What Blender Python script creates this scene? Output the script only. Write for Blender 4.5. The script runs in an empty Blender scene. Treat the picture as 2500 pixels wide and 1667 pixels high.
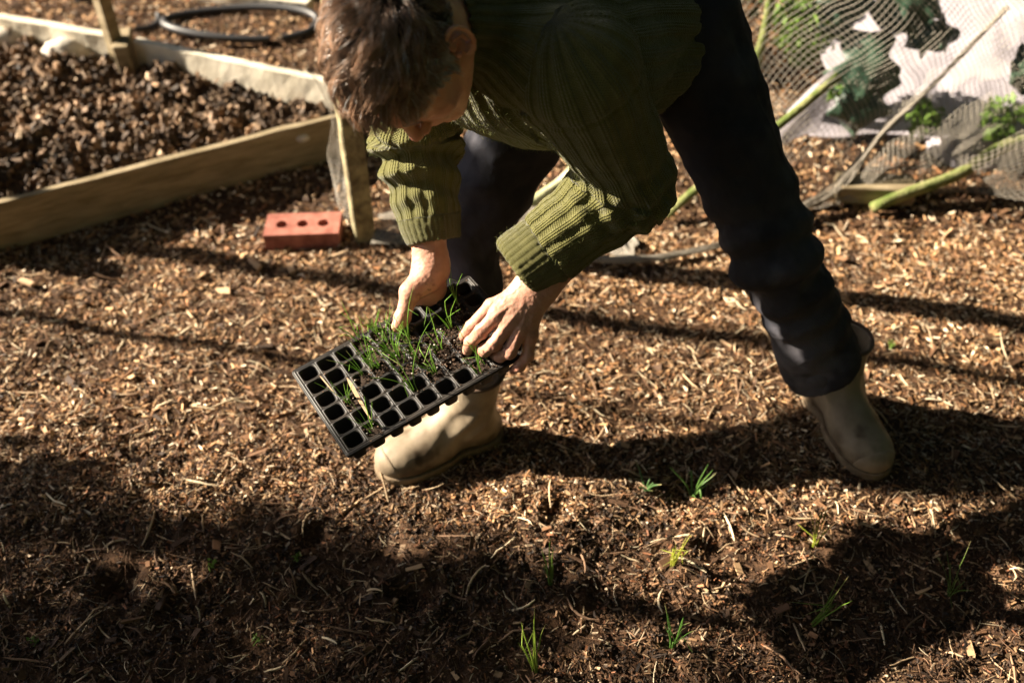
import bpy, math, random
import numpy as np
import openvdb
from mathutils import Vector, Matrix
rng = np.random.default_rng(7); random.seed(7)
PI = math.pi; A = np.array
S = bpy.context.scene; COL = S.collection
# ------------------------------------------------------------ camera
th = math.radians(43)
CP = A([0, 0, 1.75]); CF = A([0, math.cos(th), -math.sin(th)]); CU = A([0, math.sin(th), math.cos(th)]); FPX = 2431.
cd = bpy.data.cameras.new('camera'); cam = bpy.data.objects.new('camera', cd); COL.objects.link(cam)
cd.lens = 35; cd.sensor_width = 36; cd.clip_end = 500; cd.clip_start = .05
cam.location = CP; cam.rotation_euler = (PI/2-th, 0, 0)
cd.dof.use_dof = True; cd.dof.focus_distance = 1.74; cd.dof.aperture_fstop = 2.2
S.camera = cam
# ------------------------------------------------------------ light
SUN_EL = 27.0; SUN_TRAVEL = -12.0            # degrees; horizontal direction in which light travels, from +X
w = bpy.data.worlds.new('World'); S.world = w; w.use_nodes = True
nt = w.node_tree; bg = nt.nodes['Background']; sky = nt.nodes.new('ShaderNodeTexSky'); sky.sky_type = 'NISHITA'
sky.sun_disc = False; sky.air_density = .6; sky.dust_density = 1.5; sky.sun_elevation = math.radians(SUN_EL); sky.sun_rotation = math.radians(90-(SUN_TRAVEL+180))
nt.links.new(sky.outputs[0], bg.inputs[0]); bg.inputs[1].default_value = .05
sd = bpy.data.lights.new('sun', 'SUN'); so = bpy.data.objects.new('sun', sd); COL.objects.link(so)
sd.energy = 5.0; sd.angle = math.radians(.55); sd.color = (1, .87, .69)
a_, e_ = math.radians(SUN_TRAVEL), math.radians(SUN_EL)
LD = Vector((math.cos(a_)*math.cos(e_), math.sin(a_)*math.cos(e_), -math.sin(e_)))
so.rotation_euler = LD.to_track_quat('-Z', 'Y').to_euler(); so.location = (-5, 1, 4)
S.view_settings.view_transform = 'Standard'; S.view_settings.look = 'None'; S.view_settings.exposure = 2.15; S.view_settings.gamma = 1
S.cycles.use_denoising = True
S.cycles.max_bounces = 6; S.cycles.diffuse_bounces = 2; S.cycles.transparent_max_bounces = 8

def at(px, py, d): return CP + d*(CF + A([1., 0, 0])*(px-1250)/FPX + CU*(833.5-py)/FPX)
# ------------------------------------------------------------ noise
def hsh(*c):
    h = np.zeros(c[0].shape, np.uint32)
    for i, x in enumerate(c):
        h ^= x.astype(np.int64).astype(np.uint32)*np.uint32([73856093, 19349663, 83492791][i])
        h ^= h >> 13; h = h*np.uint32(1274126177); h ^= h >> 16
    return (h & 0xffffff)/float(0xffffff)
def noise(p, s=1., off=0.):
    p = np.asarray(p, float)*s+off; i = np.floor(p); f = p-i; f = f*f*(3-2*f); n = p.shape[-1]; r = 0
    for k in range(1 << n):
        o = [(k >> j) & 1 for j in range(n)]; wt = 1
        for j in range(n): wt = wt*(f[..., j] if o[j] else 1-f[..., j])
        r = r+wt*hsh(*[i[..., j]+o[j] for j in range(n)])
    return r*2-1
def fbm(p, s, o=3, g=.5, off=0.):
    r = 0; a = 1.
    for k in range(o): r = r+a*noise(p, s*2**k, off+17.3*k); a *= g
    return r
def sstep(a, b, x): t = np.clip((x-a)/(b-a), 0, 1); return t*t*(3-2*t)
# ------------------------------------------------------------ mesh helpers
def obj(name, V, F, mat=None, parent=None, smooth=True, col=None, uv=None, link=True):
    """V (n,3); F (m,4) or (m,3) int array or a list of such arrays; one mesh object"""
    Fs = [f for f in (F if isinstance(F, list) else [F]) if len(f)]
    me = bpy.data.meshes.new(name); V = np.asarray(V, np.float32)
    me.vertices.add(len(V)); me.vertices.foreach_set('co', V.ravel())
    li = np.concatenate([f.ravel() for f in Fs]).astype(np.int32)
    tot = np.concatenate([np.full(len(f), f.shape[1]) for f in Fs]).astype(np.int32)
    st = np.concatenate([[0], np.cumsum(tot)[:-1]]).astype(np.int32)
    me.loops.add(len(li)); me.loops.foreach_set('vertex_index', li)
    me.polygons.add(len(tot)); me.polygons.foreach_set('loop_start', st)
    me.polygons.foreach_set('use_smooth', np.full(len(tot), smooth))
    if col is not None:
        a = me.color_attributes.new('tint', 'FLOAT_COLOR', 'POINT'); c = np.ones((len(V), 4), np.float32); c[:, :col.shape[1]] = col
        a.data.foreach_set('color', c.ravel())
    if uv is not None:
        l = me.uv_layers.new(name='uv'); l.data.foreach_set('uv', uv.astype(np.float32).ravel())
    me.update(calc_edges=True); me.validate()
    if mat: me.materials.append(mat)
    o = bpy.data.objects.new(name, me)
    if link: COL.objects.link(o)
    if parent: o.parent = parent
    return o
def tag(o, label, cat=None, group=None, kind=None):
    if label: o['label'] = label
    if cat: o['category'] = cat
    if group: o['group'] = group
    if kind: o['kind'] = kind
    return o
def empty(name, loc=(0, 0, 0), rot=None):
    o = bpy.data.objects.new(name, None); COL.objects.link(o); o.location = loc; o.empty_display_size = .05
    if rot is not None: o.rotation_euler = rot
    return o
def tubes(P, R, n=3, closed=False):
    """P (N,K,3) paths, R (N,K) radii -> verts, quads"""
    P = np.asarray(P, float); R = np.asarray(R, float); N, K, _ = P.shape
    T = np.gradient(P, axis=1); T /= np.linalg.norm(T, axis=2, keepdims=True)+1e-12
    ref = np.where(np.abs(T[:, :1, 2:3]) > .8, A([1., 0, 0]), A([0, 0, 1.])); ref = np.broadcast_to(ref, P.shape)
    X = np.cross(T, ref); X /= np.linalg.norm(X, axis=2, keepdims=True)+1e-12; Y = np.cross(T, X)
    a = np.arange(n)*2*PI/n
    V = P[:, :, None]+R[:, :, None, None]*(X[:, :, None]*np.cos(a)[:, None]+Y[:, :, None]*np.sin(a)[:, None])
    idx = np.arange(N*K*n).reshape(N, K, n); i0 = idx[:, :-1]; i1 = idx[:, 1:]
    F = np.stack([i0, i1, np.roll(i1, -1, 2), np.roll(i0, -1, 2)], -1).reshape(-1, 4)
    return V.reshape(-1, 3), F
class MB:
    def __init__(s): s.V = []; s.F = []; s.C = []; s.n = 0
    def add(s, V, F, c=None):
        s.V.append(np.asarray(V, float)); s.F.append(np.asarray(F)+s.n); s.n += len(V)
        s.C.append(np.broadcast_to(A(c if c is not None else (1, 1, 1), float), (len(V), 3)))
    def build(s, name, mat=None, parent=None, smooth=True):
        return obj(name, np.concatenate(s.V), s.F, mat, parent, smooth, np.concatenate(s.C))
def gridfaces(nu, nv, base=0):
    i = np.arange(nu*nv).reshape(nu, nv)+base
    return np.stack([i[:-1, :-1], i[1:, :-1], i[1:, 1:], i[:-1, 1:]], -1).reshape(-1, 4)
def bevel(o, wd, seg=2):
    m = o.modifiers.new('b', 'BEVEL'); m.width = wd; m.segments = seg; m.limit_method = 'ANGLE'; return o
def solid(o, t):
    m = o.modifiers.new('s', 'SOLIDIFY'); m.thickness = t; m.offset = 0; return o
BOXF = A([[0, 1, 3, 2], [4, 6, 7, 5], [0, 4, 5, 1], [2, 3, 7, 6], [0, 2, 6, 4], [1, 5, 7, 3]])
BOXV = A([[x, y, z] for x in (-.5, .5) for y in (-.5, .5) for z in (-.5, .5)])
def beam(p0, p1, wd, h, name, mat, parent=None, rough=.0015, seed=1, up=(0, 0, 1), n=24):
    """a sawn board from p0 to p1 (centres of the ends), subdivided and slightly uneven"""
    p0 = A(p0, float); p1 = A(p1, float); d = p1-p0; L = np.linalg.norm(d); d /= L
    x = np.cross(d, A(up, float)); x /= np.linalg.norm(x); u = np.cross(x, d)
    cs = A([[-1, -1], [-.33, -1], [.33, -1], [1, -1], [1, -.5], [1, 0], [1, .5], [1, 1], [.33, 1], [-.33, 1], [-1, 1], [-1, .5], [-1, 0], [-1, -.5]], float)
    t = np.linspace(0, 1, n+1)
    V = p0+d*(t*L)[:, None, None]+(x*cs[:, :1]*wd/2+u*cs[:, 1:]*h/2)[None]
    q = V.reshape(-1, 3); q = q+rough*np.stack([fbm(q, 14, 2, off=seed), fbm(q, 14, 2, off=seed+40), fbm(q, 14, 2, off=seed+80)], -1)
    m = len(cs); i = np.arange((n+1)*m).reshape(n+1, m); i0 = i[:-1]; i1 = i[1:]
    F = np.stack([i0, np.roll(i0, -1, 1), np.roll(i1, -1, 1), i1], -1).reshape(-1, 4)
    o = obj(name, q, [F], mat, parent, False)
    bm_caps(o, i[0], i[-1]); return bevel(o, min(wd, h)*.06, 1)
def bm_caps(o, a, b):
    import bmesh
    bm = bmesh.new(); bm.from_mesh(o.data); bm.verts.ensure_lookup_table()
    bm.faces.new([bm.verts[k] for k in a[::-1]]); bm.faces.new([bm.verts[k] for k in b]); bmesh.ops.recalc_face_normals(bm, faces=bm.faces)
    bm.to_mesh(o.data); bm.free()
# ------------------------------------------------------------ materials
def mat(name, col, rough=.8, tint=False, nscale=None, var=.0, col2=None, bump=0, bscale=200, bdist=.001, spec=.3, sss=0, stretch=None, metal=0, trans=0, sheen=0, detail=4):
    m = bpy.data.materials.new(name); m.use_nodes = True; N = m.node_tree.nodes; L = m.node_tree.links; b = N['Principled BSDF']
    b.inputs['Roughness'].default_value = rough; b.inputs['Specular IOR Level'].default_value = spec; b.inputs['Metallic'].default_value = metal
    if sheen: b.inputs['Sheen Weight'].default_value = sheen; b.inputs['Sheen Roughness'].default_value = .5
    tc = N.new('ShaderNodeTexCoord'); src = tc.outputs['Object']
    if stretch:
        mp = N.new('ShaderNodeMapping'); mp.inputs['Scale'].default_value = stretch; L.new(src, mp.inputs[0]); src = mp.outputs[0]
    cur = None
    if col2 is not None:
        n = N.new('ShaderNodeTexNoise'); n.inputs['Scale'].default_value = nscale or 20; n.inputs['Detail'].default_value = detail; n.inputs['Roughness'].default_value = .6; L.new(src, n.inputs['Vector'])
        r = N.new('ShaderNodeValToRGB'); r.color_ramp.elements[0].position = .35; r.color_ramp.elements[1].position = .65
        r.color_ramp.elements[0].color = (*col, 1); r.color_ramp.elements[1].color = (*col2, 1); L.new(n.outputs['Fac'], r.inputs[0]); cur = r.outputs[0]
    if tint:
        at_ = N.new('ShaderNodeAttribute'); at_.attribute_name = 'tint'
        if cur is None and col == (1, 1, 1): cur = at_.outputs['Color']
        else:
            mx = N.new('ShaderNodeMix'); mx.data_type = 'RGBA'; mx.blend_type = 'MULTIPLY'; mx.inputs[0].default_value = 1
            if cur is None: mx.inputs[6].default_value = (*col, 1)
            else: L.new(cur, mx.inputs[6])
            L.new(at_.outputs['Color'], mx.inputs[7]); cur = mx.outputs[2]
    if cur is None: b.inputs['Base Color'].default_value = (*col, 1)
    else: L.new(cur, b.inputs['Base Color'])
    if sss:
        b.inputs['Subsurface Weight'].default_value = sss; b.inputs['Subsurface Radius'].default_value = (1, .35, .2); b.inputs['Subsurface Scale'].default_value = .006
    if bump:
        n2 = N.new('ShaderNodeTexNoise'); n2.inputs['Scale'].default_value = bscale; n2.inputs['Detail'].default_value = 5; L.new(src, n2.inputs['Vector'])
        bp = N.new('ShaderNodeBump'); bp.inputs['Strength'].default_value = bump; bp.inputs['Distance'].default_value = bdist; L.new(n2.outputs['Fac'], bp.inputs['Height']); L.new(bp.outputs[0], b.inputs['Normal'])
    if trans:
        tr = N.new('ShaderNodeBsdfTranslucent'); ms = N.new('ShaderNodeMixShader'); ms.inputs[0].default_value = trans
        if cur is None: tr.inputs[0].default_value = (*col, 1)
        else: L.new(cur, tr.inputs[0])
        L.new(b.outputs[0], ms.inputs[1]); L.new(tr.outputs[0], ms.inputs[2]); L.new(ms.outputs[0], N['Material Output'].inputs[0])
    return m
M_soil = mat('soil', (.030, .017, .010), .95, col2=(.095, .052, .028), nscale=45, bump=1, bscale=260, bdist=.004, spec=.15, detail=8)
M_chip = mat('wood_chip', (1, 1, 1), .75, tint=True, bump=.5, bscale=500, bdist=.0006, spec=.35)
M_bed = mat('bed_soil', (.045, .028, .017), .95, col2=(.14, .09, .055), nscale=30, bump=1, bscale=150, bdist=.006, spec=.2, detail=8)
M_board = mat('weathered_board', (.30, .24, .15), .85, col2=(.17, .13, .07), nscale=9, bump=.6, bscale=60, bdist=.002, stretch=(1, 1, 6))
M_board_pale = mat('pale_board', (.72, .66, .54), .8, col2=(.5, .45, .35), nscale=7, bump=.6, bscale=60, bdist=.002)
M_post = mat('mossy_post', (.12, .095, .055), .9, col2=(.34, .30, .17), nscale=28, bump=1, bscale=80, bdist=.004)
M_moss = mat('mossy_stick', (.26, .25, .11), .9, col2=(.07, .11, .015), nscale=16, bump=1, bscale=90, bdist=.004)
M_pale_stick = mat('pale_stick', (.55, .50, .36), .85, col2=(.30, .34, .12), nscale=18, bump=.8, bscale=80, bdist=.003)
M_brick = mat('red_brick', (.38, .15, .11), .9, col2=(.20, .065, .045), nscale=22, bump=.8, bscale=160, bdist=.0015)
M_hose = mat('black_hose', (.03, .03, .033), .5, spec=.5)
M_plastic = mat('black_plastic', (.014, .014, .015), .5, col2=(.035, .029, .024), nscale=22, bump=.25, bscale=90, bdist=.0006, spec=.3)
M_compost = mat('compost', (1, 1, 1), .95, tint=True, bump=1, bscale=400, bdist=.002, spec=.15)
M_leaf = mat('seedling_leaf', (1, 1, 1), .45, tint=True, spec=.4, trans=.35)
M_kale = mat('brassica_leaf', (.016, .042, .026), .45, col2=(.05, .10, .06), nscale=14, bump=.8, bscale=40, bdist=.004, spec=.5, trans=.15)
M_bright = mat('weed_leaf', (.10, .19, .03), .5, col2=(.17, .27, .05), nscale=20, trans=.4)
M_net = mat('net_thread', (.33, .295, .245), .7, spec=.3)
M_fleece = mat('fleece_sheet', (.54, .50, .55), .85, col2=(.44, .405, .44), nscale=5, bump=.4, bscale=30, bdist=.006, trans=.3)
M_skin = mat('skin', (1, 1, 1), .5, tint=True, bump=.35, bscale=450, bdist=.0008, spec=.35, sss=.25)
M_hair = mat('hair', (1, 1, 1), .33, tint=True, spec=.8)
M_trouser = mat('trouser_cloth', (.024, .026, .035), .9, tint=True, col2=(.046, .045, .053), nscale=9, bump=.6, bscale=35, bdist=.006, spec=.12, detail=6)
M_boot = mat('boot_rubber', (.30, .24, .165), .6, tint=True, col2=(.195, .15, .10), nscale=13, bump=.15, bscale=60, bdist=.0012, spec=.4, detail=7)
M_cap = mat('boot_toe_cap', (.20, .155, .105), .6, col2=(.30, .235, .16), nscale=25, bump=.3, bscale=120, bdist=.001)
M_sole = mat('boot_sole', (.13, .09, .055), .8, col2=(.22, .16, .10), nscale=30, bump=.7, bscale=150, bdist=.002)
M_rim = mat('boot_rim', (.10, .065, .045), .6)
M_splint = mat('split_wood', (.50, .34, .21), .7, col2=(.48, .31, .18), nscale=60, bump=.5, bscale=300, bdist=.0006)
M_dark = mat('dark_hole', (.02, .013, .01), 1)
M_white = mat('pale_stone', (.62, .58, .50), .8, col2=(.5, .44, .36), nscale=30, bump=.6, bscale=90, bdist=.002)
M_bark = mat('tree_bark', (.09, .065, .045), .9, bump=1, bscale=40, bdist=.01)
M_treeleaf = mat('tree_leaf', (.06, .10, .03), .6)
def knit_mat():
    m = mat('green_knit', (.098, .094, .023), .95, col2=(.132, .125, .036), nscale=60, spec=.1, sheen=.25); N = m.node_tree.nodes; L = m.node_tree.links; b = N['Principled BSDF']
    uv = N.new('ShaderNodeUVMap'); uv.uv_map = 'uv'; sp = N.new('ShaderNodeSeparateXYZ'); L.new(uv.outputs[0], sp.inputs[0])
    def M(op, a, b_=None, c=None):
        n = N.new('ShaderNodeMath'); n.operation = op
        for i, v in enumerate((a, b_, c)):
            if v is None: continue
            if isinstance(v, (int, float)): n.inputs[i].default_value = v
            else: L.new(v, n.inputs[i])
        return n.outputs[0]
    x5 = M('MULTIPLY', sp.outputs[0], 6.); fr = M('ABSOLUTE', M('SUBTRACT', M('FRACT', x5), .5))
    wale = M('COSINE', M('MULTIPLY', fr, PI)); v = M('ADD', M('MULTIPLY', sp.outputs[1], 1/.0048), M('MULTIPLY', fr, 1.3))
    st = M('SINE', M('MULTIPLY', v, 2*PI)); band = M('LESS_THAN', M('FRACT', sp.outputs[0]), .62)
    h1 = M('MULTIPLY_ADD', st, .22, wale)                       # knit face: V stitches in wales
    pr = M('MULTIPLY', M('SINE', M('MULTIPLY', sp.outputs[1], 2*PI/.0040)), M('SINE', M('MULTIPLY', x5, 2*PI)))
    h2 = M('MULTIPLY_ADD', pr, .4, .1)                          # purl face: rows of bumps
    mx = N.new('ShaderNodeMix'); L.new(band, mx.inputs[0]); L.new(h2, mx.inputs[2]); L.new(h1, mx.inputs[3])
    nz = N.new('ShaderNodeTexNoise'); nz.inputs['Scale'].default_value = 500; h = M('MULTIPLY_ADD', nz.outputs['Fac'], .5, mx.outputs[0])
    bp = N.new('ShaderNodeBump'); bp.inputs['Strength'].default_value = 1; bp.inputs['Distance'].default_value = .0022; L.new(h, bp.inputs['Height']); L.new(bp.outputs[0], b.inputs['Normal'])
    return m
M_knit = knit_mat()
# ------------------------------------------------------------ ground
HOLES = [(-.20, 1.125, .036, .045), (-.42, 1.265, .030, .02), (.09, 1.33, .028, .022), (-.80, 1.14, .045, .04), (.42, 1.24, .035, .018), (.33, 1.02, .03, .014), (.64, 1.27, .03, .012), (.10, 1.165, .03, .012)]
def gz(x, y):
    p = np.stack([x, y], -1); near = 1-sstep(1.35, 1.9, y)
    z = .010*fbm(p, 3.1, 2)+.006*fbm(p, 11, 2, off=5)+near*(.011*fbm(p, 8, 3, off=3)+.007*np.abs(fbm(p, 27, 2, off=9)))
    z = z+.0035*fbm(p, 60, 2, off=2)-.006
    for hx, hy, r, d in HOLES:
        q = np.hypot(x-hx, y-hy)/r*(1+.35*noise(p, 28, hx*9)); z = z-d*np.exp(-(q**2.5))+.22*d*np.exp(-((q-1.5)/.45)**2)
    for fx, fy in ((-.18, 1.49), (.77, 1.53)):               # trodden flat under the boots
        q = np.hypot((x-fx)/.2, (y-fy)/.14); k = np.exp(-q**4); z = z*(1-k)
    return z
def axis_(lo, hi, step, far):
    c = np.arange(lo, hi, step); g = []; s = step; v = hi
    while v < far: g.append(v); s *= 1.25; v += s
    g2 = []; s = step; v = lo
    while v > -far: s *= 1.25; v -= s; g2.append(v)
    return np.concatenate([g2[::-1], c, g])
gx = axis_(-2.6, 2.6, .0085, 60); gy = axis_(.75, 4.4, .0085, 60)
X, Y = np.meshgrid(gx, gy, indexing='ij'); Z = gz(X, Y)*np.exp(-np.maximum(0, np.hypot(X, Y-2)-4)/5)
tag(obj('ground', np.stack([X, Y, Z], -1).reshape(-1, 3), gridfaces(len(gx), len(gy)), M_soil), None, kind='structure')
# wood chip mulch
def chips(n, xr, yr, Lr, Wr, Tr, pal, name, label, zf, tilt=.35, lift=.0, test=None, smooth=False, bare=.0):
    x = rng.uniform(*xr, n); y = rng.uniform(*yr, n)
    d = (y*.7314+1.19); k = np.abs(x) < d*.56+.15
    if test is not None: k &= test(x, y)
    pq = np.stack([x, y], -1); wet = fbm(pq, 3.3, 3, off=33); k &= rng.random(n) > bare*sstep(.0, .45, fbm(pq, 7.5, 2, off=51))
    x = x[k]; y = y[k]; n = len(x)
    L = Lr[0]+(Lr[1]-Lr[0])*rng.random(n)**2.2; W = Wr[0]+(Wr[1]-Wr[0])*rng.random(n)**1.8; T = rng.uniform(*Tr, n)
    W = np.minimum(W, L*.6)
    B = np.broadcast_to(BOXV, (n, 8, 3))*np.stack([L, W, T], -1)[:, None]
    B = B*(1+rng.uniform(-.45, .25, (n, 8, 3))*A([.5, 1, .8]))
    B[:, :, 2] += (B[:, :, 0]**2)*rng.normal(0, 9, n)[:, None]
    a = rng.uniform(0, 2*PI, n); b = rng.normal(0, tilt, n); c = rng.normal(0, .5, n)
    ca, sa, cb, sb, cc, sc = np.cos(a), np.sin(a), np.cos(b), np.sin(b), np.cos(c), np.sin(c); z0 = np.zeros(n); o1 = np.ones(n)
    Rx = np.stack([o1, z0, z0, z0, cc, -sc, z0, sc, cc], -1).reshape(n, 3, 3); Ry = np.stack([cb, z0, sb, z0, o1, z0, -sb, z0, cb], -1).reshape(n, 3, 3)
    Rz = np.stack([ca, -sa, z0, sa, ca, z0, z0, z0, o1], -1).reshape(n, 3, 3)
    V = np.einsum('nij,nkj->nki', Rz@Ry@Rx, B); V[:, :, 0] += x[:, None]; V[:, :, 1] += y[:, None]
    V[:, :, 2] += (zf(x, y)+np.abs(sb)*L*.28+rng.uniform(-.001, .004, n)+lift)[:, None]
    F = (BOXF[None]+8*np.arange(n)[:, None, None]).reshape(-1, 4)
    pal = A(pal, float); pi = rng.choice(len(pal), n, p=pal[:, 3]/pal[:, 3].sum()); c = pal[pi, :3]*rng.uniform(.35, 1.45, (n, 1))*(1-.4*sstep(-.1, .5, wet[k]))[:, None]*A([1.03, .96, .86])
    c = np.repeat(c, 8, 0)
    o = obj(name, V.reshape(-1, 3), F, M_chip, None, smooth, c); tag(o, label, 'wood chips', None, 'stuff'); return o
PAL_MID = [(.44, .275, .145, 3), (.58, .41, .25, 2.4), (.29, .16, .075, 3), (.15, .082, .042, 3), (.07, .038, .02, 3), (.78, .68, .54, 1.8), (.36, .18, .085, 1.2)]
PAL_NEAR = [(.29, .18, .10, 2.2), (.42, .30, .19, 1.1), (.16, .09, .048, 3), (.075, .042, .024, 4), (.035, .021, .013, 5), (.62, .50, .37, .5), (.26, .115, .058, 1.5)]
inbed = lambda x, y: ~((y > 2.32+(x+1.419)*.533) & (x < -.52) & (y < 3.0-(x+.6)*.41))
chips(62000, (-1.7, 1.7), (1.3, 2.35), (.005, .026), (.0014, .0062), (.001, .003), PAL_MID, 'wood_chips', 'tan wood chip mulch spread over the path around the boots', gz, bare=.6)
chips(2600, (-2.2, 2.2), (.85, 3.8), (.018, .05), (.008, .018), (.002, .005), [(.10, .055, .03, 3), (.20, .11, .06, 2), (.45, .31, .19, 1.2)], 'bark_pieces', 'larger flat pieces of bark scattered through the mulch', gz, .2, test=inbed)
chips(52000, (-2.5, 2.5), (2.2, 4.3), (.008, .034), (.003, .011), (.0015, .004), PAL_MID, 'wood_chips', 'wood chip mulch on the ground behind the person', gz, test=inbed)
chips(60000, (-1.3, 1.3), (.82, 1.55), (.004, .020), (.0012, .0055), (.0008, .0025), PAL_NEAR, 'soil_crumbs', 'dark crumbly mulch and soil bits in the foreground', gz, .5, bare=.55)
def fibres(n, xr, yr, Lr, R, pal, name, label):
    x = rng.uniform(*xr, n); y = rng.uniform(*yr, n); L = Lr[0]+(Lr[1]-Lr[0])*rng.random(n)**2; a = rng.uniform(0, 2*PI, n); K = 5
    t = np.linspace(-.5, .5, K); cv = rng.normal(0, .28, n)
    P = np.zeros((n, K, 3)); P[..., 0] = x[:, None]+L[:, None]*t*np.cos(a)[:, None]-L[:, None]*cv[:, None]*(t**2)*np.sin(a)[:, None]
    P[..., 1] = y[:, None]+L[:, None]*t*np.sin(a)[:, None]+L[:, None]*cv[:, None]*(t**2)*np.cos(a)[:, None]
    P[..., 2] = gz(P[..., 0], P[..., 1])+.003+(np.abs(rng.normal(0, .15, n))*L)[:, None]*(t+.5)
    V, F = tubes(P, np.broadcast_to(rng.uniform(*R, n)[:, None], (n, K))*A([.6, 1, 1, .9, .4]), 3)
    pal = A(pal, float); pi = rng.choice(len(pal), n, p=pal[:, 3]/pal[:, 3].sum()); c = np.repeat(pal[pi, :3]*rng.uniform(.7, 1.3, (n, 1)), K*3, 0)
    tag(obj(name, V, F, M_chip, None, True, c), label, 'straw', None, 'stuff')
fibres(4500, (-1.3, 1.3), (.82, 2.0), (.015, .055), (.0004, .0011), [(.45, .33, .2, 2), (.25, .14, .08, 3), (.6, .5, .34, 1), (.12, .07, .04, 2)], 'straw_fibres', 'thin straw fibres and rootlets strewn over the mulch')
fibres(16000, (-1.6, 1.6), (1.3, 2.4), (.010, .034), (.0005, .0014), [(.50, .33, .19, 2), (.27, .14, .07, 3), (.66, .52, .36, 1.2), (.10, .055, .03, 3)], 'shredded_bark', 'fine shredded bark fibres matted between the wood chips')
fibres(900, (-1.4, 1.5), (.85, 2.4), (.03, .09), (.0012, .003), [(.5, .36, .22, 2), (.25, .15, .09, 2), (.66, .54, .36, 1)], 'twig_litter', 'short twigs and split sticks lying on the mulch')
# ------------------------------------------------------------ raised bed
BL, BR, FR, FL = A([-1.49, 2.264]), A([-.55, 2.762]), A([-.56, 2.917]), A([-1.50, 3.303])
def front(x): return 2.264+(x+1.49)*.53
def back(x): return 2.917-(x+.56)*.411
us = np.linspace(0, 1, 420); vs = np.linspace(0, 1, 260)
UU, VV = np.meshgrid(us, vs, indexing='ij')
bx = -2.9+UU*(2.9-.57); by0 = front(bx)+.012; by1 = back(bx)-.012; by = by0+(by1-by0)*VV
bp_ = np.stack([bx, by], -1)
def bedz(x, y):
    p = np.stack([x, y], -1); f = np.clip((y-front(x))/(back(x)-front(x)+1e-6), 0, 1)
    return .075+.03*np.sin(f*PI)+.034*fbm(p, 4.5, 2)+.040*np.abs(fbm(p, 15, 3, off=4))+.018*np.abs(fbm(p, 40, 2, off=8))-.03
tag(obj('bed_soil', np.stack([bx, by, bedz(bx, by)], -1).reshape(-1, 3), gridfaces(420, 260), M_bed), None, kind='structure')
PAL_CLOD = [(.14, .09, .055, 3), (.22, .15, .095, 2.5), (.05, .031, .019, 3), (.46, .36, .26, .4), (.30, .20, .13, 1.2)]
ib = lambda x, y: (y > front(x)+.03) & (y < back(x)-.03) & (x < -.6)
chips(24000, (-2.5, -.6), (2.2, 4.0), (.005, .040), (.004, .026), (.003, .020), PAL_CLOD, 'soil_clods', 'dark clods of dug soil filling the raised bed', bedz, .8, test=ib)
def board(name, p0, p1, wd, h, m, label, seed, cat='board', zc=None):
    o = beam(p0, p1, wd, h, name, m, seed=seed, rough=.003); return tag(o, label, cat)
board('bed_board', (-1.47, 2.274, .068), (-.545, 2.765, .068), .026, .15, M_board, 'long weathered front board of the raised bed', 1, )
board('bed_board', (-1.30, 3.224, .085), (-.56, 2.92, .085), .03, .17, M_board_pale, 'sunlit pale back board of the raised bed', 2)
board('bed_board', (-2.3, 3.55, .10), (-1.42, 3.285, .085), .035, .15, M_board_pale, 'pale far board of the bed at the top left edge', 3)
board('bed_board', (-1.36, 3.30, .09), (-1.33, 3.15, .09), .05, .17, M_board, 'dark short board end beside the leaning stake', 4)
board('path_board', (-1.30, 3.93, .025), (-.80, 3.80, .025), .05, .05, M_board_pale, 'pale board edging the path beyond the black hose', 5)
board('corner_post', (-1.50, 2.235, .0), (-1.50, 2.235, .19), .06, .06, M_post, 'dark green corner post at the left end of the front board', 6, 'post') if False else None
def post(name, p0, p1, r0, r1, m, label, cat='post', n=12, seed=0, k=14, bend=.0):
    p0 = A(p0, float); p1 = A(p1, float); t = np.linspace(0, 1, k)
    P = p0+(p1-p0)*t[:, None]; P = P+bend*np.stack([noise(np.stack([t*3+seed, t*0+seed], -1)), noise(np.stack([t*3, t*0+seed+9], -1)), noise(np.stack([t*3+5, t*0+seed+20], -1))], -1)*np.minimum(1, t*4)[:, None]
    R = (r0+(r1-r0)*t)*(1+.06*noise(np.stack([t*9, t*0+seed], -1)))
    R2 = np.concatenate([[1e-4], R, [1e-4]]); P2 = np.concatenate([P[:1], P, P[-1:]])+A([0, 0, 0])
    P2[0] -= (P[1]-P[0])*1e-3; P2[-1] += (P[-1]-P[-2])*1e-3
    V, F = tubes(P2[None], R2[None], n); V = V+fbm(V, 60, 2, off=seed)[:, None]*r0*.12*A([1, 1, .3])
    return tag(obj(name, V, F, m), label, cat)
o = beam((-.432, 2.335, -.03), (-.432, 2.335, 1.5), .058, .058, 'wooden_post', M_post, seed=3, up=(-.34, .94, 0), n=60, rough=.0018); tag(o, 'tall mossy square post standing behind the red brick', 'post')
post('corner_post', (-1.515, 2.25, -.02), (-1.515, 2.25, .2), .038, .036, M_post, 'short dark corner post at the left end of the front bed board', seed=4)
o = beam((-1.372, 3.215, .0), (-1.372, 3.215, .95), .045, .045, 'garden_stake', M_board, seed=8, up=(.6, .8, 0)); tag(o, 'square wooden stake standing in the far corner of the bed', 'stake')
post('pale_stick', (.018, 2.423, .01), (.21, 2.56, .10), .016, .018, M_pale_stick, 'pale stick lying on the ground seen between the arms', 'stick', seed=5, bend=.01)
post('leaning_stick', (.456, 2.409, .012), (.97, 2.69, .32), .014, .013, M_moss, 'long mossy stick leaning up behind the leg into the net', 'stick', seed=6, bend=.012)
post('mossy_branch', (1.072, 2.437, .02), (1.75, 2.70, .14), .017, .022, M_moss, 'green mossy branch holding down the bottom of the net', 'branch', seed=7, bend=.02, k=20)
post('upright_stick', (.785, 2.95, -.02), (.80, 2.95, .55), .017, .015, M_moss, 'upright mossy stick between the leg and the white sheet', 'stick', seed=9, bend=.012)
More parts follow.
